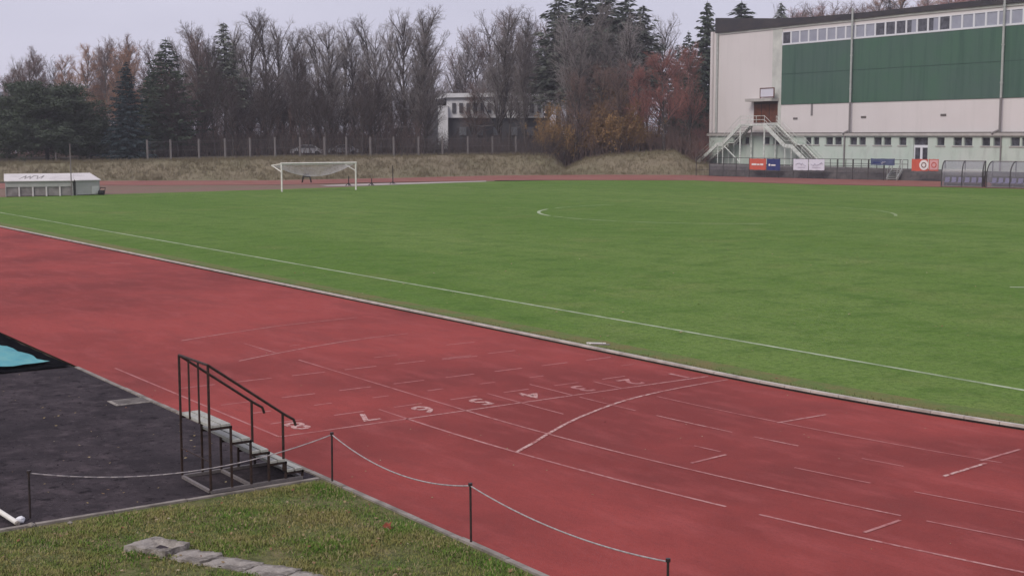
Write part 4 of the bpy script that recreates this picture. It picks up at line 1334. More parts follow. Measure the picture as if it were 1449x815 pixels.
def leaf_quads(rng, C, size, flat=.5, stretch=1.0):
    n = len(C)
    a = rng.normal(0, 1, (n, 3)); a /= np.linalg.norm(a, axis=1, keepdims=True)
    b = rng.normal(0, 1, (n, 3)); b -= (a * b).sum(1, keepdims=True) * a; b /= np.linalg.norm(b, axis=1, keepdims=True)
    s = size * rng.uniform(.5, 1.3, n)[:, None]
    V = np.stack([C - a * s * stretch, C - b * s * .5, C + a * s * stretch, C + b * s * .5], 1)
    return V.reshape(-1, 3), np.arange(4 * n).reshape(-1, 4)
def spruce(seed, H=20.0, W=.22, droop=.35, n_wh=46, dens=1.0, base=.05):
    """trunk plus drooping boughs hung with needle sprays"""
    rng = np.random.default_rng(seed)
    p0 = np.array([[[0, 0, H * i / 8] for i in range(9)]], float)
    trunk = seg_mesh(p0, np.array([H * .014]), 8, .08)
    Ps, Ds, Ls = [], [], []
    for i in range(n_wh):
        t = base + (1 - base) * (i / n_wh) ** .92
        L = H * W * ((1 - t) ** .8) * rng.uniform(.82, 1.12) + .12
        k = max(5, int(11 * (1 - t) + 5))
        for a in rng.random() * 6.28 + np.arange(k) * 2 * PI / k:
            a += rng.normal(0, .15)
            Ps.append((0, 0, H * t + rng.normal(0, .12))); Ds.append((math.cos(a), math.sin(a), rng.normal(-.05 - droop * (1 - t), .08))); Ls.append(L * rng.uniform(.5, 1.3))
    P = np.array(Ps); D = np.array(Ds); D /= np.linalg.norm(D, axis=1, keepdims=True); L = np.array(Ls)
    pb_, _ = grow(rng, P, D, L, None, 4, .06, .03)
    boughs = seg_mesh(pb_, np.full(len(L), .035), 3, .4)
    # sprays
    C, Dd, S = [], [], []
    for j in range(len(L)):
        m = max(3, int(L[j] * 9 * dens))
        t = rng.uniform(.12, 1.0, m)
        k = np.minimum((t * 4).astype(int), 3); f = (t * 4 - k)[:, None]
        q = pb_[j][k] * (1 - f) + pb_[j][k + 1] * f
        d = pb_[j][-1] - pb_[j][0]; d = d / np.linalg.norm(d)
        side = np.cross(d, (0, 0, 1)); side /= np.linalg.norm(side)
        wv = (1 - t)[:, None] * L[j] * .32
        q = q + side * rng.uniform(-1, 1, (m, 1)) * wv + np.array([0, 0, -1]) * rng.random((m, 1)) * .18
        C.append(q)
        Dd.append(np.repeat((d + np.array([0, 0, -.5]))[None], m, 0) + side * rng.normal(0, .5, (m, 1)) + rng.normal(0, .15, (m, 3)))
    C = np.concatenate(C); Dd = np.concatenate(Dd); Dd /= np.linalg.norm(Dd, axis=1, keepdims=True)
    b = np.cross(Dd, rng.normal(0, 1, (len(C), 3)) * np.array([.4, .4, 1.])); b /= np.linalg.norm(b, axis=1, keepdims=True)
    s = rng.uniform(.25, .5, (len(C), 1)) * (H / 16) ** .5
    V = np.stack([C - Dd * s * .3, C + b * s * .30, C + Dd * s, C - b * s * .30], 1).reshape(-1, 3)
    F = np.arange(len(V)).reshape(-1, 4)
    cr = join([boughs, (V, F)])
    return trunk[0], trunk[1], cr[0], cr[1]
def pine(seed, H=18.0, wide=.5, low=.3, n_b=55, clump=.9):
    """limbs that carry cushions of needles, gaps between them"""
    rng = np.random.default_rng(seed)
    P = np.array([[0., 0, 0]]); D = np.array([[.03, .02, 1.]])
    p0, _ = grow(rng, P, D, np.array([H * .93]), None, 8, .02, .03)
    trunk = seg_mesh(p0, np.array([H * .018]), 8, .2)
    t = low + (1 - low) * rng.random(n_b)
    K = 8
    k = np.minimum((t * K).astype(int), K - 1); f = (t * K - k)[:, None]
    q = p0[0][k] * (1 - f) + p0[0][k + 1] * f
    a = rng.random(n_b) * 2 * PI
    el = rng.normal(.18, .15, n_b)
    D = np.stack([np.cos(a), np.sin(a), el], 1); D /= np.linalg.norm(D, axis=1, keepdims=True)
    L = H * wide * (.35 + .65 * np.sin(np.clip((1 - t) / (1 - low), 0, 1) * PI * .62 + .25)) * rng.uniform(.6, 1.05, n_b)
    p1, _ = grow(rng, q, D, L, None, 4, .07, .08)
    limbs = seg_mesh(p1, np.full(n_b, .07), 4, .3)
    P2, D2, L2, R2 = kids(rng, p1, L, np.full(n_b, .05), 6, .3, 40, 15, .42, .5)
    p2, _ = grow(rng, P2, D2, L2, R2, 2, .08, .1)
    tw_ = seg_mesh(p2, np.full(len(R2), .03), 3, .4)
    C = np.concatenate([p2[:, -1], p2[:, 1], p1[:, -1]])
    m = 34
    CC = np.repeat(C, m, 0) + rng.normal(0, 1, (len(C) * m, 3)) * np.array([.42, .42, .22]) * clump
    lv = leaf_quads(rng, CC, .19 * clump ** .5, stretch=1.2)
    cr = join([tw_, lv])
    trunk = join([trunk, limbs])
    return trunk[0], trunk[1], cr[0], cr[1]
def proto(kind, V, F, V2, F2, tm, cm):
    return (np_mesh(kind + '_trunk', V, F, tm, False), np_mesh(kind + '_crown', V2, F2, cm, False))
def put_tree(pr_, name, u, dist, z, H, H0, label, cat='tree', group=None, rz=None, wx=1.0):
    root = empty(name, AT(u, dist, z), random.random() * 6.28 if rz is None else rz)
    s_ = H / H0
    root.scale = (s_ * wx, s_ * wx, s_)
    for nm, me in zip(('trunk', 'crown'), pr_):
        o = bpy.data.objects.new(nm, me)
        COL.objects.link(o)
        o.parent = root
    tag(root, label, cat, group)
    return root
def ztop(u, v, D):
    d = ray(u, v)
    return CAM[2] + d[2] * D / (d @ HF)
T = {}
def bt(key, seed, habit, cm, tm='bark', tw=.013, dens=1.0):
    V, F, V2, F2, tips = bare_tree(seed, 20, habit, tw, dens)
    T[key] = proto(key, V, F, V2, F2, M[tm], M[cm])
    return tips
bt('col1', 11, 'column', 'tw_grey', tw=.014, dens=.9)
bt('col2', 12, 'column', 'tw_pale', 'bark', tw=.014, dens=.8)
bt('col3', 13, 'column', 'tw_grey', tw=.016)
bt('rnd1', 21, 'round', 'tw_brown', tw=.015)
bt('rnd2', 22, 'round', 'tw_grey', tw=.014, dens=.85)
bt('rnd3', 23, 'round', 'tw_dark', tw=.017)
bt('brc1', 31, 'birch', 'tw_tan', 'bark_pale', tw=.014)
bt('brc2', 32, 'birch', 'tw_brown', 'bark_pale', tw=.014)
bt('red1', 41, 'round', 'tw_red', tw=.016, dens=1.15)
tips = bt('shr1', 51, 'shrub', 'tw_red', tw=.016)
bt('shr2', 52, 'shrub', 'tw_dark', tw=.017)
V, F, V2, F2, tips = bare_tree(53, 20, 'shrub', .02, .9)
rng = np.random.default_rng(5)
lc = np.repeat(tips[rng.random(len(tips)) < .6], 2, 0)
lc = lc + rng.normal(0, .35, lc.shape)
lv = leaf_quads(rng, lc, .27)
V2, F2 = join([(V2, F2), lv])
T['orange'] = proto('orange', V, F, V2, F2, M['bark'], M['leaf_orange'])
T['spr1'] = proto('spruce', *spruce(61, 20, .22, .3, 58, 1.5), M['bark'], M['needle'])
T['spr2'] = proto('spruce', *spruce(62, 20, .25, .3, 50, 1.1, .02), M['bark'], M['needle_blue'])
T['spr4'] = proto('spruce', *spruce(64, 20, .25, .3, 40, .85, .42), M['bark'], M['needle_grey'])
T['spr3'] = proto('spruce', *spruce(63, 20, .2, .45, 54, 1.1, .12), M['bark'], M['needle_grey'])
T['pin1'] = proto('pine', *spruce(71, 20, .33, .12, 36, 1.0, .14), M['bark'], M['needle'])
T['pin2'] = proto('pine', *pine(72, 20, .5, .06, 190, 1.15), M['bark'], M['needle'])
T['pin3'] = proto('pine', *spruce(73, 20, .27, .1, 36, .75, .38), M['bark'], M['needle_grey'])

def T_(key, name, u, vtop, D, label, group=None, wx=1.0, cat='tree', zb=None):
    if zb is None and 'shelter' not in label: D = max(D, crest(u) + 2.5)
    z = z_at(u, D) if zb is None else zb
    H = ztop(u, vtop, D) - z
    return put_tree(T[key], name, u, D, z - .15, H, 20.0, label, cat, group, wx=wx)
PLACES = {}
# conifers, each one distinct
T_('pin2', 'pine_tree', 66, 119, 170, 'broad dark pine reaching almost to the ground behind the white shelters', wx=1.62)
T_('pin2', 'pine_tree', -38, 132, 176, 'second dark pine, half out of the photo at the left edge', wx=1.3)
T_('pin2', 'pine_tree', 128, 168, 172, 'lowest dark pine clump filling the gap left of the blue spruce', wx=1.5)
T_('spr2', 'spruce_tree', 181, 86, 169, 'blue spruce with a regular cone between the broad pine and the tall green pine', wx=1.08)
T_('pin1', 'pine_tree', 238, 52, 176, 'tall dark green pine right of the blue spruce', wx=1.22)
T_('pin1', 'pine_tree', 215, 92, 182, 'lower dark green pine just behind the blue spruce', wx=.9)
T_('pin3', 'pine_tree', 320, 30, 182, 'tall grey green pine standing among bare poplars', wx=1.15)
T_('spr4', 'spruce_tree', 790, -16, 196, 'leftmost of the tall spruces cut by the top of the photo', wx=1.45)
T_('spr4', 'spruce_tree', 826, -30, 202, 'second of the tall spruces from the left, tallest of them', wx=1.5)
T_('spr4', 'spruce_tree', 856, -22, 198, 'thin grey spruce in the middle of the tall spruces', wx=1.75)
T_('spr4', 'spruce_tree', 884, -12, 194, 'fourth tall spruce, second from the right of its row', wx=1.5)
T_('spr4', 'spruce_tree', 908, 6, 200, 'rightmost and shortest of the row of tall spruces', wx=1.5)
T_('spr4', 'spruce_tree', 808, 20, 206, 'lower grey spruce filling the gap behind the two leftmost tall spruces', wx=1.8)
T_('spr4', 'spruce_tree', 872, 24, 208, 'lower grey spruce filling the gap behind the fourth tall spruce', wx=1.8)
T_('spr4', 'spruce_tree', 840, 40, 190, 'lowest grey spruce in front of the row of tall spruces', wx=1.8)
T_('spr1', 'spruce_tree', 998, 0, 232, 'narrow dark spruce rising just left of the hall corner', wx=1.0)
T_('spr1', 'spruce_tree', 1046, 0, 245, 'dark spruce tip showing above the left end of the hall roof', wx=1.7)
T_('spr3', 'spruce_tree', 1102, 2, 262, 'faint grey spruce tip above the hall roof', wx=1.0)
T_('pin1', 'pine_tree', 972, 42, 226, 'small dark pine behind the reddish trees', wx=.8)
T_('pin1', 'pine_tree', 957, 60, 222, 'lower dark pine left of the small one behind the reddish trees', wx=.7)

# bare trees: key, u, top row, distance, width
bare = [
 ('brc2', 8, 92, 190, .9), ('col2', 30, 74, 205, 1.1), ('rnd1', 48, 70, 196, .8), ('brc2', 66, 62, 200, .9), ('rnd2', 88, 76, 210, .8), ('brc1', 104, 74, 190, .95),
 ('brc1', 124, 58, 188, .95), ('brc2', 142, 50, 198, .9), ('rnd1', 158, 46, 204, .8), ('brc1', 166, 64, 186, .9), ('brc1', 196, 60, 190, .9), ('brc2', 178, 42, 206, .9), ('rnd1', 214, 52, 204, .8),
 ('col1', 258, 48, 190, 1.0), ('rnd1', 276, 36, 186, .75), ('col3', 292, 28, 196, 1.2), ('rnd3', 302, 46, 178, .7), ('col2', 338, 24, 190, 1.1), ('col1', 356, 14, 188, 1.15),
 ('col1', 374, 8, 182, 1.2), ('col2', 392, 18, 194, 1.1), ('col3', 410, 34, 186, 1.1), ('rnd3', 424, 66, 176, .7), ('col2', 432, 44, 200, 1.1), ('col1', 450, 32, 186, 1.1), ('col3', 468, 26, 182, 1.2),
 ('col2', 486, 34, 196, 1.1), ('rnd2', 504, 24, 186, .75), ('col1', 522, 16, 190, 1.1), ('rnd3', 512, 90, 174, .7), ('rnd2', 540, 32, 182, .75), ('col2', 556, 26, 198, 1.1), ('col2', 574, 4, 190, 1.2),
 ('col3', 590, 2, 184, 1.15), ('col1', 604, 14, 192, 1.05), ('rnd1', 606, 62, 240, .75), ('rnd1', 640, 62, 236, .8), ('rnd2', 655, 40, 232, .8), ('rnd1', 670, 30, 236, .8), ('rnd2', 690, 12, 236, .85), ('col3', 706, 4, 192, 1.1),
 ('rnd1', 722, 6, 240, .8), ('col3', 744, 10, 188, .8), ('rnd3', 752, 28, 236, .8), ('rnd1', 768, 20, 240, .9), 
 ('rnd2', 930, 16, 208, .85), ('rnd2', 918, 34, 200, .7), ('rnd1', 845, 82, 178, .8), ('rnd1', 880, 78, 182, .8), ('rnd1', 812, 92, 180, .8),
 ('col2', 800, 8, 188, 1.1), ('rnd2', 818, 30, 186, .7), ('col1', 838, -6, 190, 1.1), ('rnd2', 862, 22, 187, .75), ('col2', 886, 12, 190, 1.1),
 ('rnd2', 1125, 2, 268, .9), ('rnd1', 1158, 14, 262, .8),
]
side = {'col': 'upswept poplar', 'rnd': 'spreading bare tree', 'brc': 'slender birch', 'red': 'reddish tree'}
tone = {'tw_grey': 'grey'}
def near_word(u):
    for a, b_, t in ((-50, 40, 'at the far left above the broad pine'), (40, 100, 'over the broad dark pine'), (100, 150, 'between the broad pine and the blue spruce'), (150, 215, 'behind the blue spruce'), (215, 285, 'right of the tall green pine'), (285, 345, 'around the grey green pine'),
                     (345, 400, 'left of the football goal'), (400, 450, 'above the left goalpost'), (450, 510, 'above the right goalpost'), (510, 560, 'right of the goal'), (560, 612, 'left of the white building'), (612, 660, 'in front of the white building end'), (660, 710, 'before the white building'), (710, 790, 'at the right end of the white building'),
                     (790, 860, 'below the tall spruces'), (860, 925, 'right below the tall spruces'), (925, 1010, 'left of the hall'), (1010, 2000, 'above the hall roof')):
        if a <= u < b_: return t
cnt = {}
colw = {'col1': 'grey', 'col2': 'pale grey', 'col3': 'dense grey', 'rnd1': 'brown', 'rnd2': 'grey brown', 'rnd3': 'dark', 'brc1': 'tan', 'brc2': 'brown'}
places_u = {}
for k in bare: places_u.setdefault((k[0], near_word(k[1])), []).append(k)
for (key, u, vt, D, wx) in bare:
    lst = sorted(places_u[(key, near_word(u))], key=lambda q: q[1])
    lab = '%s %s %s' % (colw[key], side[key[:3]], near_word(u))
    if len(lst) > 1:
        order = ['leftmost', 'second', 'third', 'fourth'] if len(lst) > 2 else ['left one of two', 'right one of two']
        i = [q[1] for q in lst].index(u)
        lab += ', ' + (order[i] if len(lst) == 2 else (order[i] if i == 0 else ('rightmost' if i == len(lst) - 1 else order[i] + ' from the left')))
    nm = {'col': 'poplar_tree', 'rnd': 'bare_tree', 'brc': 'birch_tree'}[key[:3]]
    T_(key, nm, u, vt, D, lab, 'bare trees along the bank', wx * 1.0)
# extra depth rows of the wood: more individuals, lower
rr = random.Random(17)
extra = 0
for i in range(46):
    u = -60 + i * 19.0 + rr.uniform(-6, 6)
    if 775 < u: break
    if 335 < u < 640 and i % 2: continue
    key = rr.choice(['rnd3', 'rnd2', 'rnd1', 'col3', 'rnd3']) if u > 230 else rr.choice(['brc2', 'rnd1', 'brc1', 'rnd2'])
    base_top = np.interp(u, [-60, 0, 100, 200, 260, 350, 420, 520, 600, 640, 700, 780], [115, 110, 90, 85, 75, 60, 80, 75, 60, 100, 70, 60])
    T_(key, 'bare_tree', u, base_top + rr.uniform(-12, 28), rr.uniform(210, 232), 'bare tree deep in the wood, one of the many behind the front row', 'bare trees deep in the wood', 1.05)
low = [(252, 100), (284, 96), (330, 104), (352, 112), (381, 96), (404, 118), (437, 108), (461, 98), (498, 112), (530, 104), (566, 120), (600, 128)]
for i, (u, vt) in enumerate(low):
    T_('rnd3', 'bare_tree', u, vt, 174 + (i * 7) % 12, 'low dark bare tree, number %s from the left in the front row of the wood' % ['one', 'two', 'three', 'four', 'five', 'six', 'seven', 'eight', 'nine', 'ten', 'eleven', 'twelve'][i], 'low dark trees in front of the poplars', 1.1)
# hill above the hall
for i in range(26):
    u = 1128 + i * 17 + rr.uniform(-5, 5)
    D = rr.uniform(250, 330)
    zb = 1.5 + 17 * min(1, (D - 215) / 22 / 7) * min(1, max(0, (u - 980) / 330)) - 1
    T_(rr.choice(['rnd1', 'red1', 'brc1', 'rnd3', 'rnd1']), 'bare_tree', u, np.interp(u, [1120, 1200, 1300, 1600], [10, -2, -18, -30]) + rr.uniform(-8, 8), D, 'brown tree on the hill behind the hall roof', 'trees on the hill behind the hall', 1.1, zb=zb)
# reddish trees and orange bushes by the mound
T_('red1', 'bare_tree', 940, 62, 172, 'large reddish tree with a dark forked trunk on the mound left of the hall', wx=1.15)
T_('red1', 'bare_tree', 977, 52, 190, 'reddish tree touching the left corner of the hall', wx=.62)
T_('red1', 'bare_tree', 905, 84, 182, 'reddish tree behind the orange bushes', wx=.85)
T_('red1', 'bare_tree', 955, 74, 196, 'reddish tree between the two big ones left of the hall', wx=.7)
T_('orange', 'orange_bush', 788, 142, 178, 'orange leaved bush at the left end of the mound', wx=.72, cat='bush')
T_('orange', 'orange_bush', 866, 116, 181, 'largest orange leaved bush in the middle of the mound', wx=.95, cat='bush')
T_('orange', 'orange_bush', 896, 138, 180, 'orange leaved bush next to the reddish tree', wx=.8, cat='bush')
T_('orange', 'orange_bush', 842, 140, 183, 'orange leaved bush behind the largest one', wx=.8, cat='bush')
for (u, vt, D, wx, lab) in ((783, 168, 167, 1.1, 'dark thicket in the dip between bank and mound'), (812, 175, 186, 1.0, 'dark thicket right of the first orange bush'), (835, 175, 187, 1.2, 'dark thicket below the largest orange bush'), (862, 188, 186, 1.3, 'low dark thicket under the orange bushes'), (900, 186, 187, 1.2, 'low dark thicket left of the big reddish tree'), (968, 196, 186, 1.3, 'low dark thicket between the big reddish tree and the stair'), (925, 196, 176, 1.2, 'low dark thicket behind the big reddish trunk')):
    T_('shr2', 'bare_bush', u, vt, D, lab, wx=wx, cat='bush')
for (u, vt, D, wx, lab) in ((822, 128, 192, .9, 'reddish brown bush left of the largest orange bush'), (1000, 150, 192, .9, 'reddish brown bush against the hall corner'), (990, 190, 186, 1.2, 'low reddish brown bush beside the stair foot'), (878, 104, 194, .9, 'reddish brown bush above the orange bushes')):
    T_('shr1', 'bare_bush', u, vt, D, lab, wx=wx, cat='bush')

# undergrowth along the wood edge: a mass nobody could count
def thicket(name, u0, u1, D0, D1, n, h0, h1, m, seed):
    rng = np.random.default_rng(seed)
    u = rng.uniform(u0, u1, n); D = rng.uniform(D0, D1, n)
    S = np.array([AT(a, b_, z_at(a, b_)) for a, b_ in zip(u, D)])
    h = rng.uniform(h0, h1, n) * rng.uniform(.3, 1, n)
    d = np.stack([rng.normal(0, .22, n), rng.normal(0, .22, n), np.ones(n)], 1)
    M1 = S + d * (h * .5)[:, None]
    E1 = M1 + (d + rng.normal(0, .25, (n, 3))) * (h * .5)[:, None]
    a = tubes(S, M1, np.full(n, .035), np.full(n, .022)); b_ = tubes(M1, E1, np.full(n, .022), np.full(n, .01))
    k = 5
    i = np.repeat(np.arange(n), k); t = rng.random(len(i))[:, None]
    s2 = M1[i] * (1 - t) + E1[i] * t
    e2 = s2 + rng.normal(0, 1, (len(i), 3)) * np.array([.5, .5, .4]) + np.array([0, 0, .5])
    c = tubes(s2, e2, np.full(len(i), .014), np.full(len(i), .008))
    V, F = join([a, b_, c])
    o = np_mesh(name, V, F, M[m])
    tag(o, 'tangled bare undergrowth along the edge of the wood', 'undergrowth', kind='stuff')
thicket('undergrowth', 200, 600, 172, 200, 2000, 2.5, 6.5, 'tw_dark', 1)
thicket('undergrowth', 600, 790, 176, 200, 800, 1.5, 4.0, 'tw_dark', 5)
thicket('undergrowth', 240, 600, 176, 215, 1600, 3.0, 9.0, 'tw_brown', 2)
thicket('undergrowth', -200, 200, 186, 215, 1500, 3.0, 9.0, 'tw_brown', 3)
thicket('undergrowth', 780, 1000, 181, 205, 1600, 1.5, 6.0, 'tw_brown', 4)

# air between here and the wood
hz = MB().box(-2600, 2600, -2600, 2600, -1.1, 48).build('haze')
hm = bpy.data.materials.new('haze_air')
hm.use_nodes = True
hn = hm.node_tree
hn.nodes.clear()
ho = hn.nodes.new('ShaderNodeOutputMaterial')
hv_ = hn.nodes.new('ShaderNodeVolumePrincipled')
hv_.inputs['Color'].default_value = (.95, .94, 1.0, 1)
hv_.inputs['Density'].default_value = .0004
hv_.inputs['Anisotropy'].default_value = .2
hn.links.new(hv_.outputs[0], ho.inputs['Volume'])
hz.data.materials.append(hm)
tag(hz, 'thin damp air over the field', 'haze', kind='stuff')

# tufts of dry grass on the bank
rng = np.random.default_rng(8)
n = 9000
u = rng.uniform(-100, 1005, n)
f = rng.uniform(0.02, 1.25, n)
Ps = []
for a, g_ in zip(u, f):
    D = float((G(a, toe(a)) - CAM) @ HF) + (8.0 if a < 780 else 10.0) * g_
    Ps.append(AT(a, D, z_at(a, D) - .05))
Ps = np.array(Ps)
k = 4
i = np.repeat(np.arange(n), k)
S = Ps[i] + rng.normal(0, .12, (len(i), 3)) * np.array([1, 1, 0])
E_ = S + np.stack([rng.normal(0, .12, len(i)), rng.normal(0, .12, len(i)), rng.uniform(.15, .5, len(i))], 1)
V, F = tubes(S, E_, np.full(len(i), .02), np.full(len(i), .004))
M['dry'] = twig('dry_grass', (.17, .145, .085), (.23, .19, .12))
tag(np_mesh('dry_grass', V, F, M['dry']), 'dry tufts of grass on the bank behind the track', 'grass', kind='stuff')

# ================================================================== FOREGROUND
# --- stepped stand
st0 = empty('finish_stand', (1.6, -12.05, 0))
tag(st0, 'stepped metal stand with wooden treads and handrails at the corner of the asphalt yard', 'stand')
W_, Y0s = 1.05, 0.0
lv = [(.95, 0, .31), (.71, .31, .60), (.51, .60, .87), (.33, .87, 1.13), (.17, 1.13, 1.39)]
b = MB()
for x in (0, W_): b.bar((x, 0, .03), (x, 1.39, .03), .045, .045)
for y in (0.0, .6, 1.39): b.bar((.03, y, .03), (W_ - .03, y, .03), .045, .04)
b.build('base_frame', M['frame_grey'], st0)
for x in (0, W_):
    b = MB(); b.bar((x, 0, .05), (x, 0, 1.80), .028, .028); b.build('tall_post', M['rust'], st0)
for i, (z, y0, y1) in enumerate(lv):
    b = MB()
    for x in (0, W_):
        b.bar((x, y1, .05), (x, y1, z - .03), .028, .028)
        b.bar((x, y0 + .02, z - .045), (x, y1 + .018, z - .045), .028, .034)
    b.bar((.02, y1, z - .045), (W_ - .02, y1, z - .045), .03, .03)
    b.build('step_frame', M['rust'], st0)
    for j in range(2):
        b = MB()
        ya = y0 + .015 + j * (y1 - y0) / 2
        yb2 = ya + (y1 - y0) / 2 - .03
        b.box(-.03, W_ + .03, ya, yb2, z - .022, z + .012)
        b.build('tread', M['plank'], st0)
for i in (1, 2):
    x = W_ * i / 3
    b = MB(); b.tube((x, 0, .93), (x, 0, 1.79), .014, n=6); b.build('baluster', M['rust'], st0)
b = MB(); b.tube((0, 0, 1.80), (W_, 0, 1.80), .018, n=6); b.build('back_rail', M['rust'], st0)
for x in (0, W_):
    b = MB()
    b.path([(x, 0, 1.80), (x, 1.13, .98), (x, 1.27, .89), (x, 1.30, .80)], .019, n=6)
    b.build('handrail', M['rust'], st0)
    b = MB(); b.tube((x, 1.10, .17), (x, 1.10, 1.0), .019, n=6); b.build('rail_post', M['rust'], st0)
b = MB(); b.tube((0, 0, .45), (W_, 0, .45), .008, n=5); b.build('cross_tie', M['rust'], st0)

# --- rope on iron posts
posts = [((2.40, -14.42), .62, 'iron rope post at the left, on the edge of the asphalt beside the white pipe'), ((3.07, -10.40), .72, 'iron rope post at the corner of the asphalt, right of the stepped stand'), ((6.62, -10.38), .74, 'iron rope post in the grass edge, second from the right'), ((10.15, -10.38), .74, 'nearest iron rope post, at the bottom edge of the photo')]
tops = []
for (x, y), h, lab in posts:
    root = empty('rope_post', (x, y, 0))
    lx = random.uniform(-.02, .02)
    b = MB(); b.tube((0, 0, -.1), (lx, 0, h), .014, n=8); b.build('shaft', M['post_metal'], root)
    b = MB(); b.tube((lx, 0, h - .02), (lx, 0, h + .015), .026, n=8); b.build('cap', M['post_metal'], root)
    tag(root, lab, 'post', 'rope posts round the grass')
    tops.append(Vector((x + lx, y, h - .02)))
labs = ['grey rope from the left post past the stand to the corner post', 'sagging rope between the corner post and the middle post', 'rope sloping down to the nearest post at the bottom']
for i in range(3):
    a_, c_ = tops[i], tops[i + 1]
    sg = (.26, .20, .12)[i]
    pts_ = []
    for j in range(25):
        t = j / 24
        p = a_.lerp(c_, t)
        pts_.append(p + Vector((0, 0, -4 * sg * t * (1 - t))))
    b = MB(); b.path(pts_, .0085, n=6)
    o = b.build('rope', M['rope'], smooth=True)
    tag(o, labs[i], 'rope', 'ropes between the iron posts')

# --- drain cover in the asphalt
root = empty('drain_cover', (-4.3, -10.72, .004))
b = MB(); b.box(-.26, .26, -.36, .36, 0, .012); b.build('cover', M['conc'], root)
b = MB()
for i in range(7): b.box(-.2 + i * .062, -.185 + i * .062, -.3, .3, .013, .018)
b.build('slots', M['terrace'], root)
tag(root, 'flat grey drain cover set in the asphalt behind the stand', 'drain cover')

# --- sand pit behind the asphalt: flat black sheet painting the recess shade, with a teal tarp
pit_ = empty('covered_pit', (-14, -13.5, 0))
tag(pit_, 'jumping pit with its shaded recess painted as a black edge, covered by a rumpled teal tarp', 'covered pit')
b = MB()
nx2, ny2 = 44, 34
def sheet_z(x, y, s, a): return a * (mnoise.noise(Vector((x * s, y * s, 0))) + .5 * mnoise.noise(Vector((x * s * 2.3, y * s * 2.3, 4))))
X = np.linspace(-19.0, -8.72, nx2); Y = np.linspace(-17.5, -10.46, ny2)
b.add([(x + 14, y + 13.5, .03 + sheet_z(x, y, 1.1, .045)) for y in Y for x in X], [(j * nx2 + i, j * nx2 + i + 1, (j + 1) * nx2 + i + 1, (j + 1) * nx2 + i) for j in range(ny2 - 1) for i in range(nx2 - 1)])
b.build('recess_black', M['recess_black'], pit_, smooth=True)
b = MB()
q = [G(0, 521, .1), G(76, 518.5, .1), G(52, 500, .1), G(24, 485, .1), G(0, 478, .1)]
nx2, ny2 = 60, 46
X = np.linspace(-18.2, -9.1, nx2); Y = np.linspace(-17.0, -10.75, ny2)
vs = []
for y in Y:
    for x in X:
        t = (x + 18.2) / 9.1; r_ = (y + 17.0) / 6.25
        ex = .12 * mnoise.noise(Vector((x * .9, y * .9, 7)))
        xx = x + ex * 1.5
        yy = y + ex - .95 * max(0, r_) ** 2 * (1 - t) ** .6 * .55
        vs.append((xx + 14, yy + 13.5, .10 + .10 * math.sin(PI * min(1, max(0, t))) * math.sin(PI * min(1, max(0, r_))) + sheet_z(x, y, 1.4, .05)))
b.add(vs, [(j * nx2 + i, j * nx2 + i + 1, (j + 1) * nx2 + i + 1, (j + 1) * nx2 + i) for j in range(ny2 - 1) for i in range(nx2 - 1)])
b.build('teal_tarp', M['teal'], pit_, smooth=True)

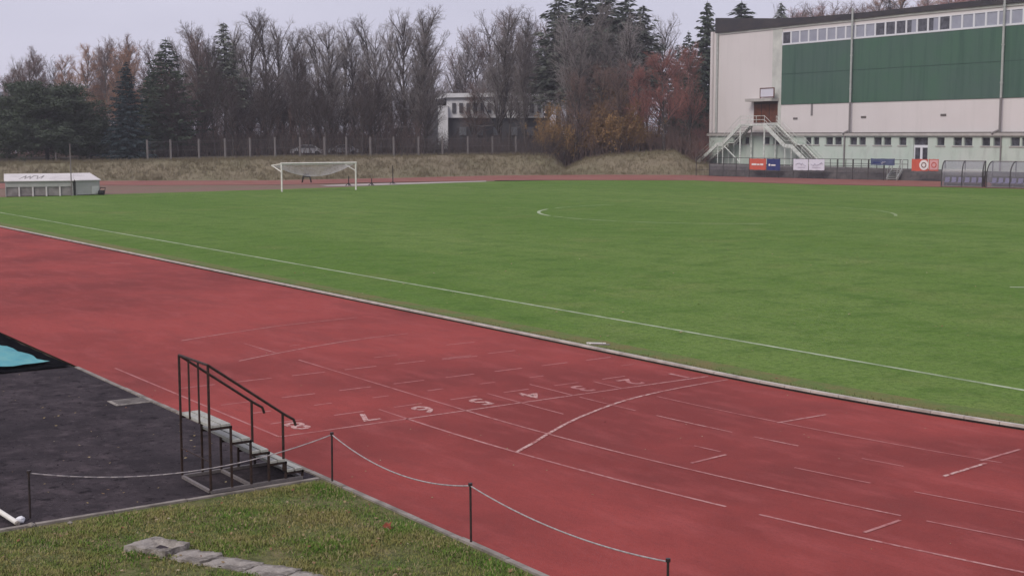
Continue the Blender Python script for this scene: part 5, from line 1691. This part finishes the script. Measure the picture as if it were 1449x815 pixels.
# --- row of broken concrete slabs in the grass
rr = random.Random(4)
ctr = [(4.86, -13.62), (5.36, -13.38), (5.84, -13.13), (6.32, -12.88), (6.80, -12.63), (7.28, -12.38)]
slab_labels = ['broken concrete channel stone with a dark hollow, leftmost of the row in the grass', 'cracked concrete stone next to the hollow one', 'smoothest concrete stone in the middle of the row in the grass', 'concrete stone with a chipped corner, fourth in the row', 'concrete stone running out of the bottom of the photo', 'last concrete stone of the row, mostly below the photo']
for i, (x, y) in enumerate(ctr):
    z = bank_h(x, y)
    z -= (.0, .03, .038, .034, .04, .045)[i]
    root = empty('concrete_slab', (x, y, z), math.atan2(.25, .48) + rr.uniform(-.04, .04))
    root.rotation_euler.x = rr.uniform(-.05, .05); root.rotation_euler.y = rr.uniform(-.06, .04)
    b = MB()
    L, Wd, th_ = (.60, .54, .60, .54, .60, .5)[i], (.46, .40, .37, .38, .35, .36)[i], .09
    n1_, n2_ = 10, 7
    vs = []
    for j in range(n2_):
        for k_ in range(n1_):
            fx, fy = k_ / (n1_ - 1) - .5, j / (n2_ - 1) - .5
            ed = (abs(fx) > .49) or (abs(fy) > .49)
            jx = rr.uniform(-.02, .02) if ed else 0
            hol = -.085 * math.exp(-((fx - .08) / .30) ** 4 - ((fy + .02) / .26) ** 4) if i == 0 else (-.02 * math.exp(-((fx - .2) / .15) ** 2 - ((fy + .2) / .2) ** 2))
            vs.append((fx * L + jx, fy * Wd + jx, .065 + hol + rr.uniform(-.006, .006) - (.012 if ed else 0)))
    top_n = len(vs)
    for j in range(n2_):
        for k_ in range(n1_):
            if j in (0, n2_ - 1) or k_ in (0, n1_ - 1): pass
    fs = [(j * n1_ + k_, j * n1_ + k_ + 1, (j + 1) * n1_ + k_ + 1, (j + 1) * n1_ + k_) for j in range(n2_ - 1) for k_ in range(n1_ - 1)]
    ring = [k_ for k_ in range(n1_)] + [j * n1_ + n1_ - 1 for j in range(1, n2_)] + [(n2_ - 1) * n1_ + k_ for k_ in range(n1_ - 2, -1, -1)] + [j * n1_ for j in range(n2_ - 2, 0, -1)]
    for r_ in ring: vs.append((vs[r_][0] * 1.03, vs[r_][1] * 1.03, -.06))
    m_ = len(ring)
    for t in range(m_): fs.append((ring[t], top_n + t, top_n + (t + 1) % m_, ring[(t + 1) % m_]))
    b.add(vs, fs)
    o = b.build('slab', M['conc'], root)
    if i == 0:
        b = MB(); b.add([(-.10 + .17 * math.cos(t) * 1.0 + .14, .10 * math.sin(t) - .01, .004 + .012 * math.cos(t * 3)) for t in np.linspace(0, 2 * PI, 13)[:-1]] + [(.04, -.01, .0)], [(k_, (k_ + 1) % 12, 12) for k_ in range(12)])
        b.build('hollow_dark_patch', M['asphalt'], root)  # dark patch laid in the bottom of the hollow
    tag(root, slab_labels[i], 'concrete slab', 'broken concrete slabs in the grass')

# --- white pipe, stones by the left post
root = empty('white_pipe', (2.3, -14.75, .05))
a_, c_ = Vector(G(-12, 716, .09)), Vector(G(24.5, 739.5, .05))
root.location = c_
b = MB(); b.tube(a_ - c_, Vector((0, 0, 0)), .032, n=12); b.build('tube', M['white_paint'], root)
b = MB(); b.tube(Vector((0, 0, 0)), (c_ - a_).normalized() * .03, .027, .024, n=12); b.build('end_plug', M['kerb'], root)
tag(root, 'white plastic pipe end lying on the grass edge at the left', 'pipe')
def stone(p, r, label, seed, m):
    rng_ = random.Random(seed)
    b = MB(); vs = []; fs = []
    n1_, n2_ = 10, 7
    for j in range(n2_ + 1):
        ph = PI * j / n2_
        for k_ in range(n1_):
            t = 2 * PI * k_ / n1_
            rad = r * (1 + .28 * mnoise.noise(Vector((math.cos(t) * 1.3 + seed, math.sin(t) * 1.3, ph))))
            vs.append((rad * math.sin(ph) * math.cos(t) * 1.2, rad * math.sin(ph) * math.sin(t), rad * math.cos(ph) * .75))
    for j in range(n2_):
        for k_ in range(n1_): fs.append((j * n1_ + k_, (j + 1) * n1_ + k_, (j + 1) * n1_ + (k_ + 1) % n1_, j * n1_ + (k_ + 1) % n1_))
    b.add(vs, fs)
    o = b.build('stone', m)
    o.location = (p[0], p[1], p[2] + r * .45)
    tag(o, label, 'stone', 'pale stones by the left rope post')
stone(G(28.5, 738), .06, 'largest pale stone between the white pipe and the left rope post', 1, M['far_white'])
stone(G(43, 745), .045, 'small pale stone just below the left rope post', 2, M['kerb'])
stone(G(99, 741), .03, 'tiny pale stone in the grass right of the left rope post', 3, M['kerb'])
# white scrap by the kerb of the pitch
root = empty('white_board', G(843, 487.2))
a_, c_ = Vector(G(826, 486.8)), Vector(G(858, 487.6))
ax = math.atan2(c_.y - a_.y, c_.x - a_.x)
root.rotation_euler.z = ax
b = MB(); b.box(-.22, .24, -.035, .035, .01, .04); b.build('lath', M['print_white'], root)
b = MB(); b.box(-.1, .34, -.16, -.05, .008, .03); b.build('block', M['kerb'], root)
tag(root, 'short white lath lying in the turf beside the inner kerb', 'lath')

# --- grass blades on the near slope
def blades(name, n, region, seed, hmin, hmax, mats, label, wdt=.0045):
    rng = np.random.default_rng(seed)
    x = rng.uniform(region[0], region[1], n); y = rng.uniform(region[2], region[3], n)
    x0, y0 = x, y
    dens = np.array([mnoise.noise(Vector((a * 1.1, c * 1.1, 2))) for a, c in zip(x[::1], y[::1])])
    keep = rng.random(n) < (.62 + dens * .9)
    keep &= ~(((np.abs((y + 13.62) - (x - 4.86) * .515) < .16 + .05 * np.sin(x * 9))) & (x > 4.60) & (x < 7.3))
    keep &= (x > 2.84 + rng.random(n) * .25) & (y < -10.44 - rng.random(n) * .18)
    x, y, dens = x[keep], y[keep], dens[keep]
    n = len(x)
    z = np.array([bank_h(a, c) for a, c in zip(x, y)])
    h = rng.uniform(hmin, hmax, n) * (1 + .7 * dens)
    a = rng.random(n) * 2 * PI
    lean = rng.uniform(.2, 1.1, n) * h
    dx_, dy_ = np.cos(a), np.sin(a)
    wv = wdt * rng.uniform(.6, 1.4, n)
    B = np.stack([x, y, z - .005], 1)
    sx = np.stack([-dy_ * wv, dx_ * wv, 0 * wv], 1)
    mid_ = B + np.stack([dx_ * lean * .3, dy_ * lean * .3, h * .65], 1)
    tip = B + np.stack([dx_ * lean, dy_ * lean, h * .95], 1)
    V = np.stack([B - sx, B + sx, mid_ + sx * .7, mid_ - sx * .7, tip + sx * .1, tip - sx * .1], 1).reshape(-1, 3)
    F = (np.arange(n)[:, None, None] * 6 + np.array([[0, 1, 2, 3], [3, 2, 4, 5]])[None]).reshape(-1, 4)
    o = np_mesh(name, V, F, mats)
    tag(o, label, 'grass', kind='stuff')
def blade_mat(name, a, b_, scale=1.1, lo=.4, hi=.6):
    return layered(name, [a, (b_, scale, lo, hi, 1, S1), (tuple(v * .55 for v in a), 14, .45, .7, .7, S1)], rough=.9, bump=0)
reg = (2.85, 12.0, -16.5, -10.44)
gm1 = blade_mat('blade_green', (.11, .205, .028), (.28, .25, .09), .9, .42, .56)
gm2 = blade_mat('blade_straw', (.36, .29, .16), (.22, .20, .075), 2)
blades('grass_blades', 240000, reg, 1, .014, .045, gm1, 'green autumn grass on the slope in the foreground')
blades('straw_blades', 70000, reg, 2, .014, .05, gm2, 'yellowed blades among the foreground grass')
# blades that fringe the turf side of the inner kerb
rng = np.random.default_rng(3)
n = 26000
xx = rng.uniform(-32, 12, n); off = np.abs(rng.normal(0, .16, n)) + .1
tt_ = np.where(xx > 0, np.arcsin(np.clip(xx / R0, -1, 1)), 0)
yy = np.where(xx > 0, R0 - (R0 - off) * np.cos(tt_), off)
B = np.stack([xx, yy, np.full(n, .004)], 1)
a = rng.random(n) * 2 * PI; h = rng.uniform(.02, .075, n)
sx = np.stack([-np.sin(a), np.cos(a), 0 * a], 1) * .006
tip = B + np.stack([np.cos(a) * h * .5, np.sin(a) * h * .5, h], 1)
V = np.stack([B - sx, B + sx, tip + sx * .2, tip - sx * .2], 1).reshape(-1, 3)
gm3 = blade_mat('blade_verge', (.10, .125, .04), (.17, .155, .07), 1.2)
tag(np_mesh('verge_grass', V, np.arange(4 * n).reshape(-1, 4), gm3), 'longer grass fringing the inner kerb of the track', 'grass', kind='stuff')
# fallen leaves
rng = np.random.default_rng(12)
n = 560
x = rng.uniform(3, 11, n); y = rng.uniform(-16, -10.5, n)
C = np.array([(a_, c_, bank_h(a_, c_) + .035) for a_, c_ in zip(x, y)])
a = rng.random(n) * 6.28
s = rng.uniform(.012, .03, n)
A1 = np.stack([np.cos(a) * s, np.sin(a) * s, rng.uniform(-.3, .6, n) * s], 1); A2 = np.stack([-np.sin(a) * s * .7, np.cos(a) * s * .7, rng.uniform(-.3, .6, n) * s], 1)
V = np.stack([C - A1, C - A2, C + A1, C + A2], 1).reshape(-1, 3)
M['leafy'] = layered('fallen_leaf', [(.25, .19, .10), ((.18, .08, .045), 2.0, .5, .56, 1, S1), ((.34, .29, .19), 5, .55, .6, 1, S1)], bump=0)
tag(np_mesh('fallen_leaves', V, np.arange(4 * n).reshape(-1, 4), M['leafy']), 'small fallen leaves scattered over the foreground grass', 'leaves', kind='stuff')
p = G(549, 752)
b = MB(); vs = [(0, 0, 0)]
rr = random.Random(2)
for i in range(11):
    t = 2 * PI * i / 11
    r_ = .075 if i % 2 else .04
    vs.append((r_ * math.cos(t), r_ * math.sin(t), .02 * math.sin(i * 1.9) + .01))
b.add(vs, [(0, 1 + i, 1 + (i + 1) % 11) for i in range(11)])
o = b.build('maple_leaf', mat('red_leaf', (.24, .05, .03), .8, (.16, .06, .03), 20))
o.location = (p[0], p[1], bank_h(p[0], p[1]) + .05)
o.rotation_euler = (.5, -.3, 1)
tag(o, 'single red fallen leaf on the grass above the rope', 'leaf')
def specks(name, n, box, z, size, m, label, seed):
    rng = np.random.default_rng(seed)
    C = np.stack([rng.uniform(box[0], box[1], n), rng.uniform(box[2], box[3], n), np.full(n, z)], 1)
    a = rng.random(n) * 6.28
    s_ = size * rng.uniform(.5, 1.4, n)
    A1 = np.stack([np.cos(a) * s_, np.sin(a) * s_, rng.uniform(0, .25, n) * s_], 1)
    A2 = np.stack([-np.sin(a) * s_ * .6, np.cos(a) * s_ * .6, rng.uniform(0, .25, n) * s_], 1)
    V = np.stack([C - A1, C - A2, C + A1, C + A2], 1).reshape(-1, 3)
    tag(np_mesh(name, V, np.arange(4 * n).reshape(-1, 4), m), label, 'litter', kind='stuff')
specks('yard_litter', 260, (-8.6, 2.7, -20, -10.45), .012, .022, M['leafy'], 'small leaves and grit scattered over the asphalt yard', 21)
specks('yard_grit', 1100, (-8.6, 2.7, -20, -10.45), .011, .014, M['recess_black'], 'dark grit scattered over the asphalt yard', 22)
specks('track_litter', 220, (-20, 12, -10.3, -.1), .016, .018, M['leafy'], 'a few small leaves lying on the red track', 23)
specks('pitch_litter', 500, (-40, 14, .5, 30), .03, .035, M['leafy'], 'a few pale leaves lying on the pitch', 24)
